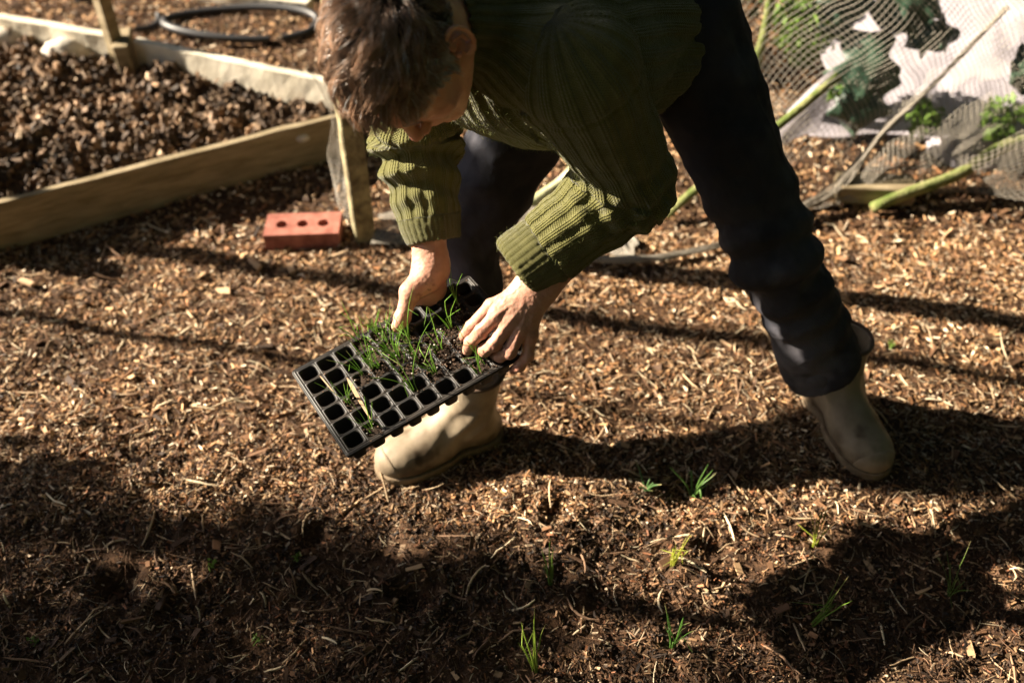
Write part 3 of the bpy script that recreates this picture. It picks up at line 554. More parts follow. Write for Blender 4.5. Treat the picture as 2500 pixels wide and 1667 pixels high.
def headsdf(p):
    q = hl(p); m = q*A([-1, 1, 1])
    qa = q.copy(); qa[..., 0] = -np.abs(qa[..., 0])            # symmetric half
    d = el(q, (0, -.010, .045), (.076, .099, .086))
    d = smin(d, el(q, (0, .040, -.012), (.064, .060, .080)), .03)
    d = smin(d, rc(qa, (-.052, .000, -.045), (-.018, .075, -.090), .020, .017), .03)
    d = smin(d, el(q, (0, .084, -.088), (.022, .018, .018)), .018)
    d = smin(d, rc(qa, (-.040, .083, .026), (-.006, .099, .024), .011, .012), .016)
    d = smin(d, el(qa, (-.043, .068, -.020), (.022, .020, .020)), .02)
    d = smax(d, -el(qa, (-.031, .104, .001), (.017, .014, .013)), .012)
    d = smin(d, el(qa, (-.031, .083, .001), (.0145, .0135, .0125)), .003)
    d = smin(d, rc(q, (0, .096, .018), (0, .121, -.024), .0065, .0105), .010)
    d = smin(d, el(qa, (-.012, .110, -.030), (.008, .010, .008)), .006)
    d = smax(d, -el(qa, (-.007, .116, -.038), (.004, .006, .004)), .002)
    d = smin(d, el(q, (0, .088, -.052), (.030, .018, .022)), .015)
    d = smin(d, rce(qa, (-.024, .090, -.058), (0, .104, -.055), .0045, .0062, (0, 0, 1), .7), .004)
    d = smin(d, rce(qa, (-.022, .088, -.064), (0, .102, -.0655), .0050, .0068, (0, 0, 1), .8), .004)
    d = smax(d, -rc(qa, (-.026, .098, -.0605), (0, .111, -.0602), .0016, .0016), .002)
    d = smin(d, rc(p, hw((0, -.040, -.03)), NECK+A([.0, .0, -.02]), .058, .066), .03)
    d = smin(d, ear(q), .004); d = smin(d, ear(m), .004)
    return d
SK = A([.49, .265, .185]); SK_R = A([.47, .16, .12])
def skincol(V, spots, base=SK, dirt=None):
    c = np.broadcast_to(base, V.shape).copy(); c = c*(1+.12*fbm(V, 70, 3)[:, None]*A([.7, 1.2, 1.3])); r = np.zeros(len(V))
    for s, rr in spots: r = np.maximum(r, np.exp(-(np.linalg.norm(V-A(s), axis=1)/rr)**2))
    c = c*(1-r[:, None]*.55)+SK_R*r[:, None]*.55
    if dirt is not None:
        for s, rr, amt in dirt:
            k = np.exp(-(np.linalg.norm(V-A(s), axis=1)/rr)**2)*amt*sstep(-.1, .5, fbm(V, 130, 3, off=7)); c = c*(1-k[:, None])+A([.10, .055, .035])*k[:, None]
    return c
parts = []
lo = np.minimum(HO-.21, NECK-.12); hi = np.maximum(HO+.21, NECK+.12)
V, Q = polygonise(headsdf, lo, hi, .0021)
V = V+vnorm(V, Q)*(.0006*fbm(V, 110, 2))[:, None]
# wrinkles on forehead and beside the eye
ql = hl(V); frh = sstep(.03, .05, ql[:, 2])*sstep(.085, .07, ql[:, 2])*sstep(.06, .085, ql[:, 1]); V = V+vnorm(V, Q)*(-.0009*frh*np.maximum(0, np.sin(ql[:, 2]*700+2*noise(ql, 20))))[:, None]
hc = skincol(V, [(hw((-.083, -.01, .0)), .028), (hw((0, .122, -.025)), .02), (hw((-.05, .075, -.03)), .03), (hw((0, .1, -.06)), .016)], base=A([.72, .38, .245]))  # face base lightened to stand in for warm light bounced off the ground
stub = sstep(-.02, -.05, ql[:, 2])*sstep(.0, .05, ql[:, 1]); hc = hc*(1-.14*stub*sstep(-.3, .5, noise(V, 600)))[:, None]
parts.append((V, Q, hc))
# ---- hands
PN = np.cross(A([-.084, 1.504, .522])-A([-.405, 1.302, .46]), A([-.28, 1.104, .454])-A([-.405, 1.302, .46])); PN /= np.linalg.norm(PN); PN *= np.sign(PN[2])
TA = A([-.405, 1.302, .46]); TL = A([-.084, 1.504, .522])-TA; TW = A([-.28, 1.104, .454])-TA
TLen, TWid = np.linalg.norm(TL), np.linalg.norm(TW); tx = TL/TLen; tyv = TW-(TW@tx)*tx; tyv /= np.linalg.norm(tyv)
def tray_d(px, py):
    r = at(px, py, 1.)-CP; return float(((TA-CP)@PN)/(r@PN))
def on(px, py, above=0.):
    d = tray_d(px, py); p = at(px, py, d); return p+PN*above
def z5(x, y, d): return at(1120+x*.1914, 640+y*.1914, d)
def z6(x, y, d): return at(930+x*.1594, 580+y*.1594, d)
def dd5(x, y): return tray_d(1120+x*.1914, 640+y*.1914)
wl = z5(985, 330, 1.735)
# left hand joints (back of hand seen, fingers reach into the tray)
hi_ = {'index': [z5(505, 660, 1.735), z5(290, 885, 1.752), z5(150, 1030, 1.785), z5(110, 1125, 1.806)],
       'middle': [z5(660, 745, 1.733), z5(455, 1040, 1.750), z5(330, 1120, 1.778), z5(270, 1140, 1.800)],
       'ring': [z5(795, 840, 1.738), z5(650, 1140, 1.752), z5(530, 1195, 1.778), z5(455, 1195, 1.800)],
       'pinky': [z5(905, 935, 1.750), z5(880, 1195, 1.762), z5(770, 1330, 1.780), z5(700, 1370, 1.792)]}
hr = {'index': [.0145, .0121, .0110, .0098], 'middle': [.0148, .0124, .0112, .0100], 'ring': [.0142, .0119, .0107, .0094], 'pinky': [.0128, .0105, .0094, .0082]}
th5 = [z5(800, 420, 1.76), z5(420, 560, 1.775), z5(160, 820, 1.800), z5(60, 945, 1.822)]
def handL(p):
    d = rce(p, EL_+(WL-EL_)*.35, wl, .042, .0335, CF, .78)
    d = smin(d, rce(p, wl, z5(720, 620, 1.742), .033, .040, CF+A([0, 0, .3]), .55), .02)
    for i, k in enumerate(hi_):
        d = smin(d, rc(p, wl+(hi_[k][0]-wl)*.22, hi_[k][0], .017, .0125), .014)
    d = smin(d, rc(p, hi_['index'][0], hi_['pinky'][0], .0125, .0115), .012)
    f = None
    for k in hi_:
        e = chain(p, hi_[k], hr[k], .004)
        for s, rr in ((1, 1.12), (2, 1.1)): e = smin(e, el(p, hi_[k][s], [hr[k][s]*rr]*3), .004)
        f = e if f is None else smin(f, e, .0012)
    e = chain(p, th5, [.020, .0135, .0108, .0090], .006)
    d = smin(d, e, .008); d = smin(d, f, .007); return d
def finish_hand(fn, lo, hi, h, knuckles, seed):
    V, Q = polygonise(fn, lo, hi, h); N = vnorm(V, Q); dsp = .0005*fbm(V, 160, 2, off=seed)
    for c, ax, r in knuckles:                                  # skin creases over each joint
        q = V-A(c); ax = A(ax, float)/np.linalg.norm(ax); t = q@ax; k = np.exp(-(np.linalg.norm(q, axis=1)/r)**2); dsp = dsp-.0005*k*(.5+.5*np.cos(t*2*PI/.0042+1.5*noise(V, 90)))
    return V+N*dsp[:, None], Q
kn = []
for k in hi_:
    for s in (1, 2): kn.append((hi_[k][s], hi_[k][s+1]-hi_[k][s-1] if s < 3 else 1, .011))
pass
allp = np.concatenate([A(v) for v in hi_.values()]+[A(th5)]+[wl[None], (EL_+(WL-EL_)*.35)[None]])
V, Q = finish_hand(handL, allp.min(0)-.05, allp.max(0)+.05, .0014, kn, 1)
# tendons on the back of the hand
N = vnorm(V, Q); dz_ = .0004*np.exp(-(fbm(V, 30, 2, off=77)/.14)**2)*(np.linalg.norm(V-z5(700, 560, 1.735), axis=1) < .045)
for k in hi_:
    a = wl+(hi_[k][0]-wl)*.35; b_ = hi_[k][0]; t = np.clip(((V-a)@(b_-a))/((b_-a)@(b_-a)), 0, 1); dist = np.linalg.norm(V-a-t[:, None]*(b_-a)-N*0, axis=1)
    side = np.linalg.norm(np.cross(V-a, (b_-a)/np.linalg.norm(b_-a)), axis=1); lat = np.abs((V-a-t[:, None]*(b_-a))@(np.cross(CF, b_-a)/np.linalg.norm(np.cross(CF, b_-a))))
    dz_ = np.maximum(dz_, .0008*np.exp(-(lat/.0035)**2)*sstep(.15, .5, t)*(N@(-CF) > .1))
V = V+N*dz_[:, None]
sp = [(p, .012) for k in hi_ for p in hi_[k][:3]]+[(hi_[k][3], .01) for k in hi_]+[(wl+A([.01, 0, 0]), .02)]
parts.append((V, Q, skincol(V, sp, dirt=[(hi_[k][3], .013, .8) for k in hi_]+[(z5(560, 500, 1.74), .03, .5), (th5[3], .015, .7)])))
# right hand: thumb over the far rim, fingers under the tray
wr = z6(770, 430, 1.868)
def under(px, py, dpt): return on(px, py, -dpt)
mc = [under(985, 745, .030), under(1018, 728, .040), under(1046, 712, .046), under(1070, 700, .048)]
fg = [[mc[0], under(1000, 800, .058), under(1010, 835, .062), under(1020, 860, .060)], [mc[1], under(1040, 790, .062), under(1056, 828, .066), under(1068, 852, .064)],
      [mc[2], under(1080, 775, .062), under(1098, 810, .066), under(1110, 834, .064)], [mc[3], under(1110, 752, .060), under(1126, 780, .062), under(1136, 798, .060)]]
th6 = [z6(720, 640, 1.862), z6(455, 835, 1.852), z6(285, 1075, 1.838), z6(215, 1235, 1.836)]
# keep the thumb pad on the rim plane
for i_, ab in ((2, .016), (3, .0115)):
    q = th6[i_]; th6[i_] = q-PN*((q-TA)@PN-ab)*.85
def handR(p):
    d = rce(p, ER+(WR-ER)*.35, wr, .040, .0305, CF, .8)
    d = smin(d, rce(p, wr, (mc[0]+mc[3])/2*.5+wr*.5, .031, .034, CF, .7), .02)
    for m_ in mc: d = smin(d, rc(p, wr+(m_-wr)*.25, m_, .017, .0135), .014)
    d = smin(d, rc(p, wr+(th6[0]-wr)*.5, th6[1], .026, .019), .018)
    f = chain(p, th6, [.025, .0178, .0138, .0118], .008); f = smin(f, el(p, th6[2], [.0150]*3), .006)
    d = smin(d, f, .010); g = None
    for c_ in fg: e = chain(p, c_, [.012, .0098, .0085, .0075], .004); g = e if g is None else smin(g, e, .0012)
    return smin(d, g, .006)
allp = np.concatenate([A(v) for v in fg]+[A(th6)]+[wr[None], (ER+(WR-ER)*.35)[None]])
V, Q = finish_hand(handR, allp.min(0)-.05, allp.max(0)+.05, .0015, [(th6[2], th6[3]-th6[1], .012), (wr, wr-ER, .02), (th6[1], th6[2]-th6[0], .012)], 5)
parts.append((V, Q, skincol(V, [(th6[3], .014), (th6[2], .01), (th6[0]+A([.02, 0, -.01]), .018)], dirt=[(z6(620, 800, 1.845), .017, .75), (z6(740, 720, 1.85), .014, .7), (th6[2]+A([.012, 0, -.008]), .010, .6), (th6[3]-A([0, 0, .006]), .009, .6)])))
# hidden core of the body inside the clothes
SPN = NECK-PEL; SPN /= np.linalg.norm(SPN); DPT = np.cross(SPN, LAT); DPT /= np.linalg.norm(DPT)
TB = A([LAT, SPN, DPT])
def core(p):
    d = el(p, NECK*.72+PEL*.28+A([0, 0, -.06]), (.15, .20, .105), TB); d = smin(d, el(p, PEL, (.15, .13, .11), TB), .06)
    d = smin(d, rc(p, NECK, NECK+A([0, 0, -.03]), .06, .06), .03)
    for s, e, w_ in ((SL, EL_, WL), (SR, ER, WR)): d = smin(d, rc(p, s, e, .05, .036), .03); d = smin(d, rc(p, e, e+(w_-e)*.6, .036, .030), .02)
    for h_, k_, a_2 in ((HL, KL, AL), (HR_, KR, AR)): d = smin(d, rc(p, h_, k_, .075, .05), .04); d = smin(d, rc(p, k_, a_2*.55+k_*.45, .05, .04), .02)
    return d
V, Q = polygonise(core, A([-.35, 1.2, 0]), A([.95, 2.15, 1.35]), .009); parts.append((V, Q, np.broadcast_to(SK, V.shape)))
PERSON = empty('person', (.25, 1.75, 0)); tag(PERSON, 'person in green ribbed jumper, dark trousers and beige boots bending down over a seed tray', 'person')
def pobj(name, V, F, m, parent=None, **k):
    par = parent or PERSON; o = obj(name, V, F, m, None, **k); o.parent = par; o.matrix_parent_inverse = Matrix.Translation(-PERSON.location) if par is PERSON else Matrix.Identity(4); return o
off = 0; VV_, QQ, CC = [], [], []
for V, Q, c in parts: VV_.append(V); QQ.append(Q+off); CC.append(c); off += len(V)
pobj('body', np.concatenate(VV_), QQ, M_skin, col=np.concatenate(CC))
# ---- nails
# ---- sweater
CHB = NECK*.66+PEL*.34
def torso_s(p):
    d = el(p, CHB+A([0, 0, -.075]), (.205, .25, .150), TB)
    d = smin(d, el(p, PEL*.86+NECK*.14+A([0, 0, -.03]), (.185, .15, .150), TB), .09)
    d = smin(d, rc(p, SL*.86+NECK*.14+A([0, 0, -.01]), SR*.86+NECK*.14+A([0, 0, -.01]), .075, .075), .07)
    d = smin(d, rc(p, NECK+A([.03, .03, -.03]), NECK+(hw((0, -.050, -.075))-NECK)*.80, .092, .078), .03)
    return d
SUL = dict(e=EL_, s=SL, w=WL, r=(.088, .078, .062)); SUR = dict(e=ER, s=SR, w=WR, r=(.085, .074, .056))
cuffL = at(1268, 655, 1.735); cuffL = EL_+(cuffL-EL_); cuffR = at(1062, 590, 1.872)
def sleeve(p, s, e, c, r, k=.03):
    ax = (c-e)/np.linalg.norm(c-e)
    d = rc(p, s, e, r[0], r[1]); L = np.linalg.norm(c-e)
    f = rc(p, e, c+ax*.03, r[1], r[2]); f = np.minimum(f, rc(p, c-ax*.055, c+ax*.03, r[2]+.004, r[2]+.003))
    d = smin(d, f, k)
    return d, (p-c)@ax, rc(p, c-ax*.02, c+ax*.06, r[2]-.007, r[2]-.007)
def sweater(p):
    t = torso_s(p)
    a, pl1, in1 = sleeve(p, SL+A([.01, -.0, -.01]), EL_, cuffL, (.090, .075, .053)); a = smax(np.maximum(a, -in1), pl1, .006)
    b_, pl2, in2 = sleeve(p, SR, ER, cuffR, (.085, .074, .048)); b_ = smax(np.maximum(b_, -in2), pl2, .006)
    hem = (p-(PEL-SPN*.12))@SPN; t = smax(t, -hem, .01)
    nk = rc(p, NECK, hw((0, -.045, -.06)), .064, .064); t = np.maximum(t, -nk)
    d = smin(t, a, .035); d = smin(d, b_, .03)
    # slack cloth: soft folds
    d = d+.006*fbm(p, 9, 2, off=3)
    return d
V, Q = polygonise(sweater, A([-.42, 1.14, .50]), A([.58, 2.12, 1.36]), .0034)
N = vnorm(V, Q)
def limb_uv(V, pts, ref, nb, refl=None):
    """angle round a bent limb (in bands) and arclength"""
    best = np.full(len(V), 1e9); U_ = np.zeros(len(V)); T_ = np.zeros(len(V)); acc = 0; ref = A(ref, float)
    Rr = np.zeros(len(V))
    for a, b_ in zip(pts[:-1], pts[1:]):
        ab = b_-a; L = np.linalg.norm(ab); ax = ab/L; t = (V-a)@ax; tc = np.clip(t, 0, L); q = V-a-tc[:, None]*ax; dist = np.linalg.norm(q, axis=1)
        x = ref-(ref@ax)*ax; x /= np.linalg.norm(x); y = np.cross(ax, x); ang = np.arctan2(q@y, q@x)
        k = dist < best; best[k] = dist[k]; U_[k] = (ang[k]/(2*PI))*nb; T_[k] = acc+t[k]; acc += L
    return U_, T_, best
tl = torso_s(V); sa = sleeve(V, SL+A([.01, -.0, -.01]), EL_, cuffL, (.090, .075, .053))[0]; sb_ = sleeve(V, SR, ER, cuffR, (.085, .074, .048))[0]
seamL = (V-(SL+A([.02, -.015, -.03])))@((EL_-SL)/np.linalg.norm(EL_-SL))
reg = np.where((sa < tl-.004) | ((sa < tl+.02) & (seamL > 0)), 1, 0); reg = np.where((sb_ < tl-.004) & (sb_ < sa), 2, reg)
bendL = np.cross(EL_-SL, cuffL-EL_); bendR = np.cross(ER-SR, cuffR-ER)
u0, t0, r0 = limb_uv(V, [PEL-SPN*.15, NECK+SPN*.1], -DPT if DPT[2] > 0 else DPT, 34)
u1, t1, r1 = limb_uv(V, [SL, EL_, cuffL+(cuffL-EL_)*.2], bendL, 16)
u2, t2, r2 = limb_uv(V, [SR, ER, cuffR+(cuffR-ER)*.2], bendR, 15)
cufL = sstep(-.062, -.056, (V-cuffL)@((cuffL-EL_)/np.linalg.norm(cuffL-EL_)))*(reg == 1); cufR = sstep(-.05, -.044, (V-cuffR)@((cuffR-ER)/np.linalg.norm(cuffR-ER)))*(reg == 2)
hemb = sstep(.06, .05, (V-(PEL-SPN*.12))@SPN)*(reg == 0)
nbm = np.where(reg == 0, 34, np.where(reg == 1, 16, 15))
uu = np.where(reg == 0, u0, np.where(reg == 1, u1, u2)); tt = np.where(reg == 0, t0, np.where(reg == 1, t1, t2))
cf = np.maximum(np.maximum(cufL, cufR), hemb) > .5
uu = np.where(cf, uu*2, uu); nbm = np.where(cf, nbm*2, nbm)
uu = uu+.16*noise(V, 9, 5)*(~cf); fr = uu-np.floor(uu); prof = sstep(0, .10, fr)*sstep(.68, .58, fr)
N = vnorm(V, Q)
dsp = .0030*prof*(1-.45*cf)
# sleeve creases near elbow and cuff
LL1 = np.linalg.norm(EL_-SL); LL2 = np.linalg.norm(ER-SR)
inner1 = .5+.5*np.cos((u1/16-.75)*2*PI); inner2 = .5+.5*np.cos((u2/15-.75)*2*PI)
fold1 = np.exp(-((t1-LL1-.01)/.075)**2)*np.sin((t1-LL1)*130+3*noise(V, 14)+u1*.6)*(.25+.75*inner1)
fold2 = (np.exp(-((t2-LL2-.02)/.09)**2))*np.sin((t2-LL2)*120+3*noise(V, 12, 5)+u2*.4)
dsp = dsp+(reg == 1)*(.011*fold1+.006*fbm(V, 13, 2, off=5))+(reg == 2)*(.011*fold2+.004*fbm(V, 13, 2, off=5))
# long diagonal pulls over the shoulder and back
pull = np.abs(np.sin(u0*.55+t0*16+1.5*noise(V, 6))); dsp = dsp+(reg == 0)*(.010*(pull-.6)+.007*fbm(V, 9, 2, off=12))
seam = np.exp(-(np.abs(seamL)/.004)**2)*(np.abs(sa-tl) < .05); dsp = dsp-.004*seam*(tl > -.01)
dsp = dsp-.003*np.exp(-(((V-cuffL)@((cuffL-EL_)/np.linalg.norm(cuffL-EL_))+.06)/.003)**2)*(reg == 1)
dsp = dsp+.0007*fbm(V, 260, 2, off=1)
V = V+N*dsp[:, None]; V = relax(V, Q, 1, .25)
uq = uu[Q].astype(float); nq = nbm[Q].astype(float); mxu = uq.max(1, keepdims=True); wrap = (mxu-uq) > nq*.5; uq = np.where(wrap, uq+nq, uq); tq = tt[Q]
pobj('sweater', V, Q, M_knit, uv=np.stack([uq, tq], -1).reshape(-1, 2))
# fuzz and lint: short stray fibres give the knit a soft outline
k = rng.integers(0, len(V), 15000); p0 = V[k]; n0 = vnorm(V, Q)[k]; dv = n0+rng.normal(0, .8, (15000, 3)); dv /= np.linalg.norm(dv, axis=1, keepdims=True); Lf = rng.uniform(.003, .008, (15000, 1))
P = np.stack([p0, p0+dv*Lf*.5, p0+dv*Lf+rng.normal(0, .0008, (15000, 3))], 1); Vf, Ff = tubes(P, np.full((15000, 3), .00017), 3)
pobj('sweater_fuzz', Vf, Ff, mat('wool_fuzz', (.13, .14, .045), .9))
# ---- trousers
hemL = A([.695, 1.59, .195]); hemR = A([-.11, 1.56, .22])
def trousers(p):
    d = el(p, PEL+A([0, 0, -.01]), (.175, .15, .135), TB)
    out = None
    for h_, k_, e_2, rr in ((HL, KL, hemL, (.115, .084, .088)), (HR_, KR, hemR, (.112, .085, .072))):
        ax = (e_2-k_)/np.linalg.norm(e_2-k_)
        a = rc(p, h_, k_, rr[0], rr[1]); b_ = rc(p, k_, e_2+ax*.05, rr[1]-.004, rr[2]); a = smin(a, b_, .03)
        cut = (p-e_2)@(ax+A([.45 if e_2[0] > .3 else 0, 0, 0])); a = smax(a, cut, .006); a = np.maximum(a, -rc(p, e_2-ax*.03, e_2+ax*.09, rr[2]-.008, rr[2]-.008))
        out = a if out is None else np.minimum(out, a)
    d = smin(d, out, .05)
    return d+.005*fbm(p, 8, 2, off=9)
V, Q = polygonise(trousers, A([-.30, 1.42, .12]), A([.86, 2.12, 1.12]), .0048)
N = vnorm(V, Q)
def wr_(V, k_, h_, s, off):
    ax = (k_-h_)/np.linalg.norm(k_-h_); t = (V-k_)@ax; return np.sin(t*s+4*noise(V, 7, off)+6*noise(V, 3, off))
kd = np.linalg.norm(V-KL, axis=1); kd2 = np.linalg.norm(V-KR, axis=1); hd = np.linalg.norm(V-hemL, axis=1)
dsp = .010*np.exp(-(kd/.16)**2)*wr_(V, KL, HL, 60, 1)+.009*np.exp(-(kd2/.15)**2)*wr_(V, KR, HR_, 60, 4)+.011*np.exp(-(hd/.13)**2)*wr_(V, hemL, KL, 62, 8)+.007*(np.abs(fbm(V, 11, 2, off=6))-.3)+.003*fbm(V, 30, 2, off=16)
# knee patch edge and stitched seam lines
for c, ax in ((KL+(HL-KL)*.12, (HL-KL)), (KL+(hemL-KL)*.42, (hemL-KL))):
    ax = ax/np.linalg.norm(ax)+A([.35, 0, .15]); ax /= np.linalg.norm(ax); t = (V-c)@ax; dsp = dsp+.0022*(sstep(-.002, .002, t)-.5)*np.exp(-(t/.03)**2)*(V[:, 0] > .3)
dust_and_sun = 1.6*sstep(.42, .20, V[:, 2])*sstep(-.3, .4, fbm(V, 14, 3, off=40))+1.0*np.exp(-(kd/.12)**2)*sstep(-.1, .5, fbm(V, 18, 3, off=41))+.5*sstep(.2, .6, fbm(V, 9, 3, off=42))  # paler hems and knees: dust, with sunlight on the shin put into it
sl = np.zeros(len(V))                                          # outer leg seam: a raised double line down the side
for h_, k_, e_2 in ((HL, KL, hemL),):
    for a_3, b_3 in ((h_, k_), (k_, e_2)):
        ax = (b_3-a_3)/np.linalg.norm(b_3-a_3); cr3 = np.cross(ax, A([0, 0, 1.])); cr3 /= np.linalg.norm(cr3); f3 = np.cross(cr3, ax); q3 = V-a_3; tt3 = q3@ax
        u3 = q3@(f3*.5+cr3*.87 if False else A([.35, .94, 0])); ok3 = (tt3 > 0) & (tt3 < np.linalg.norm(b_3-a_3)) & (N@A([.0, -1., .3]) > 0); sl = np.maximum(sl, ok3*np.exp(-((u3+.062)/.0035)**2))
dsp = dsp+.0018*sl
V = V+N*dsp[:, None]; pobj('trousers', V, Q, M_trouser, col=np.clip((1+dust_and_sun)[:, None]*A([1.0, .98, .95]), .6, 3.6))
# ---- boots
def boot_local(q, top=.220, lean=(0, 0)):
    ln = A([lean[0], lean[1], 0])
    d = el(q, (0, .120, .040), (.056, .100, .044)); d = smin(d, el(q, (0, .155, .036), (.053, .068, .040)), .025); d = smin(d, el(q, (0, -.020, .045), (.045, .060, .052)), .03)
    d = smin(d, rc(q, (0, .005, .105), (0, .085, .062), .050, .043), .04)
    d = smin(d, rc(q, (0, -.004, .10), A([0, -.004, top+.03])+ln, .051, .063), .03)
    d = d+.0030*np.sin(q[..., 2]*120+2*q[..., 1]*60)*np.exp(-((q[..., 2]-.12)/.05)**2)*np.exp(-((q[..., 1]-.03)/.06)**2)
    return d
def make_boot(loc, yaw, lean, label):
    root = empty('boot'); root.parent = PERSON; root.location = A(loc)-A(PERSON.location); root.rotation_euler = (0, 0, yaw)
    tag(root, label)
    def shell(q):
        d = boot_local(q, lean=lean); d = smax(d, q[..., 2]-.220, .004); d = smax(d, .012-q[..., 2], .006)
        inn = rc(q, (0, -.004, .14), A([0, -.004, .28])+A([*lean, 0]), .046, .061); return np.maximum(d, -inn)
    V, Q = polygonise(shell, A([-.1, -.11, -.01]), A([.1, .26, .32]), .0034); md = np.clip(sstep(.075, .015, V[:, 2]+.03*fbm(V, 30, 3, off=5))*.9+.75*sstep(.05, .5, fbm(V, 13, 4, off=9)), 0, 1)[:, None]; o = obj('upper', V+vnorm(V, Q)*(.0009*fbm(V, 40, 2))[:, None], Q, M_boot, root, col=1-md*A([.74, .80, .86]))
    def sole(q):
        z = q.copy(); z[..., 2] = np.clip(q[..., 2], .034, None); o_ = boot_local(z*A([1, 1, 0])+A([0, 0, .040])*0+np.stack([q[..., 0]*0, q[..., 0]*0, np.full(q.shape[:-1], .034)], -1)-A([0, 0, 0]), lean=lean)
        return smax(o_-.0035, np.abs(q[..., 2]-.010)-.011, .004)
    V, Q = polygonise(sole, A([-.1, -.11, -.02]), A([.1, .26, .06]), .0034); obj('sole', V, Q, M_sole, root)
    def cap(q):
        d = boot_local(q, lean=lean)-.0016; return smax(smax(d, el(q, (0, .245, .02), (.085, .072, .062)), .004), .014-q[..., 2], .003)
    V, Q = polygonise(cap, A([-.1, .1, -.01]), A([.1, .26, .12]), .003); obj('toe_cap', V, Q, M_cap, root)
    t = np.linspace(0, 2*PI, 41); c = A([*lean, 0])*.9+A([0, -.004, .221]); P = c+np.stack([.0615*np.cos(t), .0615*np.sin(t), 0*t], -1); V, F = tubes(P[None], np.full((1, 41), .0042), 8); obj('rim', V, F, M_rim, root)
    return root
make_boot((.757, 1.640, 0), math.radians(-163), (.0, -.01), 'right boot in the photo, toe towards the camera')
make_boot((-.098, 1.535, 0), math.radians(116), (.0, -.02), 'left boot in the photo, toe pointing left under the tray')
# ---- hair
def scalp(q): return smin(el(q, (0, -.010, .045), (.076, .099, .086)), el(q, (0, .040, -.012), (.064, .060, .080)), .03)
def grad(fn, q, e=.001): return np.stack([(fn(q+e*A(v))-fn(q-e*A(v)))/(2*e) for v in ([1, 0, 0], [0, 1, 0], [0, 0, 1])], -1)
n = 60000; d = rng.normal(0, 1, (n, 3)); d /= np.linalg.norm(d, axis=1, keepdims=True); q = A([0, -.01, .045])+d*A([.078, .101, .088])
for _ in range(3): q = q-grad(scalp, q)*scalp(q)[:, None]
# hairline: forehead line, temples, round the ears, nape
hairline = (q[:, 2] > .066-1.2*(.075-np.maximum(q[:, 1], 0))*(q[:, 1] > -.005)+(q[:, 1] > .03)*0) 
zmin = np.where(q[:, 1] > .03, .012+(q[:, 1]-.03)*1.25, np.where(q[:, 1] > -.012, .012+.0*q[:, 1], -.078))
side = (q[:, 1] > .004) & (q[:, 1] < .026) & (q[:, 2] > -.022) & (np.abs(q[:, 0]) > .05)
keep = (q[:, 2] > zmin) | side; keep &= ~((np.abs(q[:, 1]+.018) < .016) & (q[:, 2] < .030) & (np.abs(q[:, 0]) > .055))
q = q[keep][:15000]; n = len(q)
whorl = A([.01, -.055, .118]); top = sstep(.03, .10, q[:, 2]); fr_ = sstep(.02, .08, q[:, 1])
g = grad(scalp, q); g /= np.linalg.norm(g, axis=1, keepdims=True)
clump = np.floor((q+.003*fbm(q, 60, 2)[:, None])/.012); cr = np.stack([hsh(clump[:, 0], clump[:, 1], clump[:, 2]+k) for k in range(3)], -1)*2-1
flow = (q-whorl)*A([.7, 1., .5])+A([.085, .04, -.02])*top[:, None]+A([0, .03, -.02])+A([0, 0, -.05])*(1-top)[:, None]; flow = flow/np.linalg.norm(flow, axis=1, keepdims=True)
side_b = (1-top)[:, None]*A([0, -.9, -.25]); flow = flow+side_b+.62*cr+.12*rng.normal(0, 1, (n, 3)); flow = flow-(flow*g).sum(1, keepdims=True)*g; flow /= np.linalg.norm(flow, axis=1, keepdims=True)
Lh = (.022+.044*top+.012*fr_)*rng.uniform(.75, 1.15, n)*(1+.25*cr[:, 0]); lift = .26+.48*top+.30*cr[:, 1]; K = 8
P = np.zeros((n, K, 3)); P[:, 0] = q-g*.001; dirn = flow*1.+g*(lift*1.3)[:, None]; dirn /= np.linalg.norm(dirn, axis=1, keepdims=True)
gl = A([0, 0, -1.])@HM                                         # gravity in head space
for k in range(1, K):
    s = Lh/(K-1); P[:, k] = P[:, k-1]+dirn*s[:, None]; dist = scalp(P[:, k]); gg = grad(scalp, P[:, k])
    dirn = dirn-gg*(.34*sstep(.0, .020, dist))[:, None]+gl*(.05+.12*fr_*top)[:, None]+flow*.14+.05*rng.normal(0, 1, (n, 3))+.10*cr*(k/K)
    dirn += gg*np.maximum(0, .006-dist)[:, None]*60; dirn /= np.linalg.norm(dirn, axis=1, keepdims=True)
loose = (rng.random(n) > .12)[:, None].astype(float)  # pull strands of one clump together towards the tips
key = clump@A([1., 1000, 1e6]); un, inv = np.unique(key, return_inverse=True); cnt = np.bincount(inv)
for k in range(2, K):
    m_ = np.stack([np.bincount(inv, P[:, k, j])/cnt for j in range(3)], -1)[inv]; P[:, k] += (m_-P[:, k])*(.78*k/K)*loose
rad = np.full((n, K), .00045)*np.linspace(1, .25, K)
W_ = P@HM.T+HO; Vh, Fh = tubes(W_, rad, 3)
grey = sstep(.046, .066, np.abs(q[:, 0]))*sstep(.10, .02, q[:, 2])*sstep(-.06, -.01, q[:, 1]); rnd = rng.random(n)
c0 = A([.31, .19, .122])*rng.uniform(.2, 1.8, (n, 1))*(1+.45*cr[:, 2:3]); c1 = A([.66, .65, .64])*rng.uniform(.6, 1.2, (n, 1)); hc = np.where((rnd < .06+.75*grey)[:, None], c1, c0)
pobj('hair', Vh, Fh, M_hair, col=np.repeat(hc, K*3, 0))
def capf(p):
    q = hl(p); d = scalp(q)-.005; ya = q[..., 1]; zm = np.where(ya > .03, .018+(ya-.03)*1.25, np.where(ya > -.012, .035, -.070))
    return smax(d, (zm+.004-q[..., 2])*.7, .004)
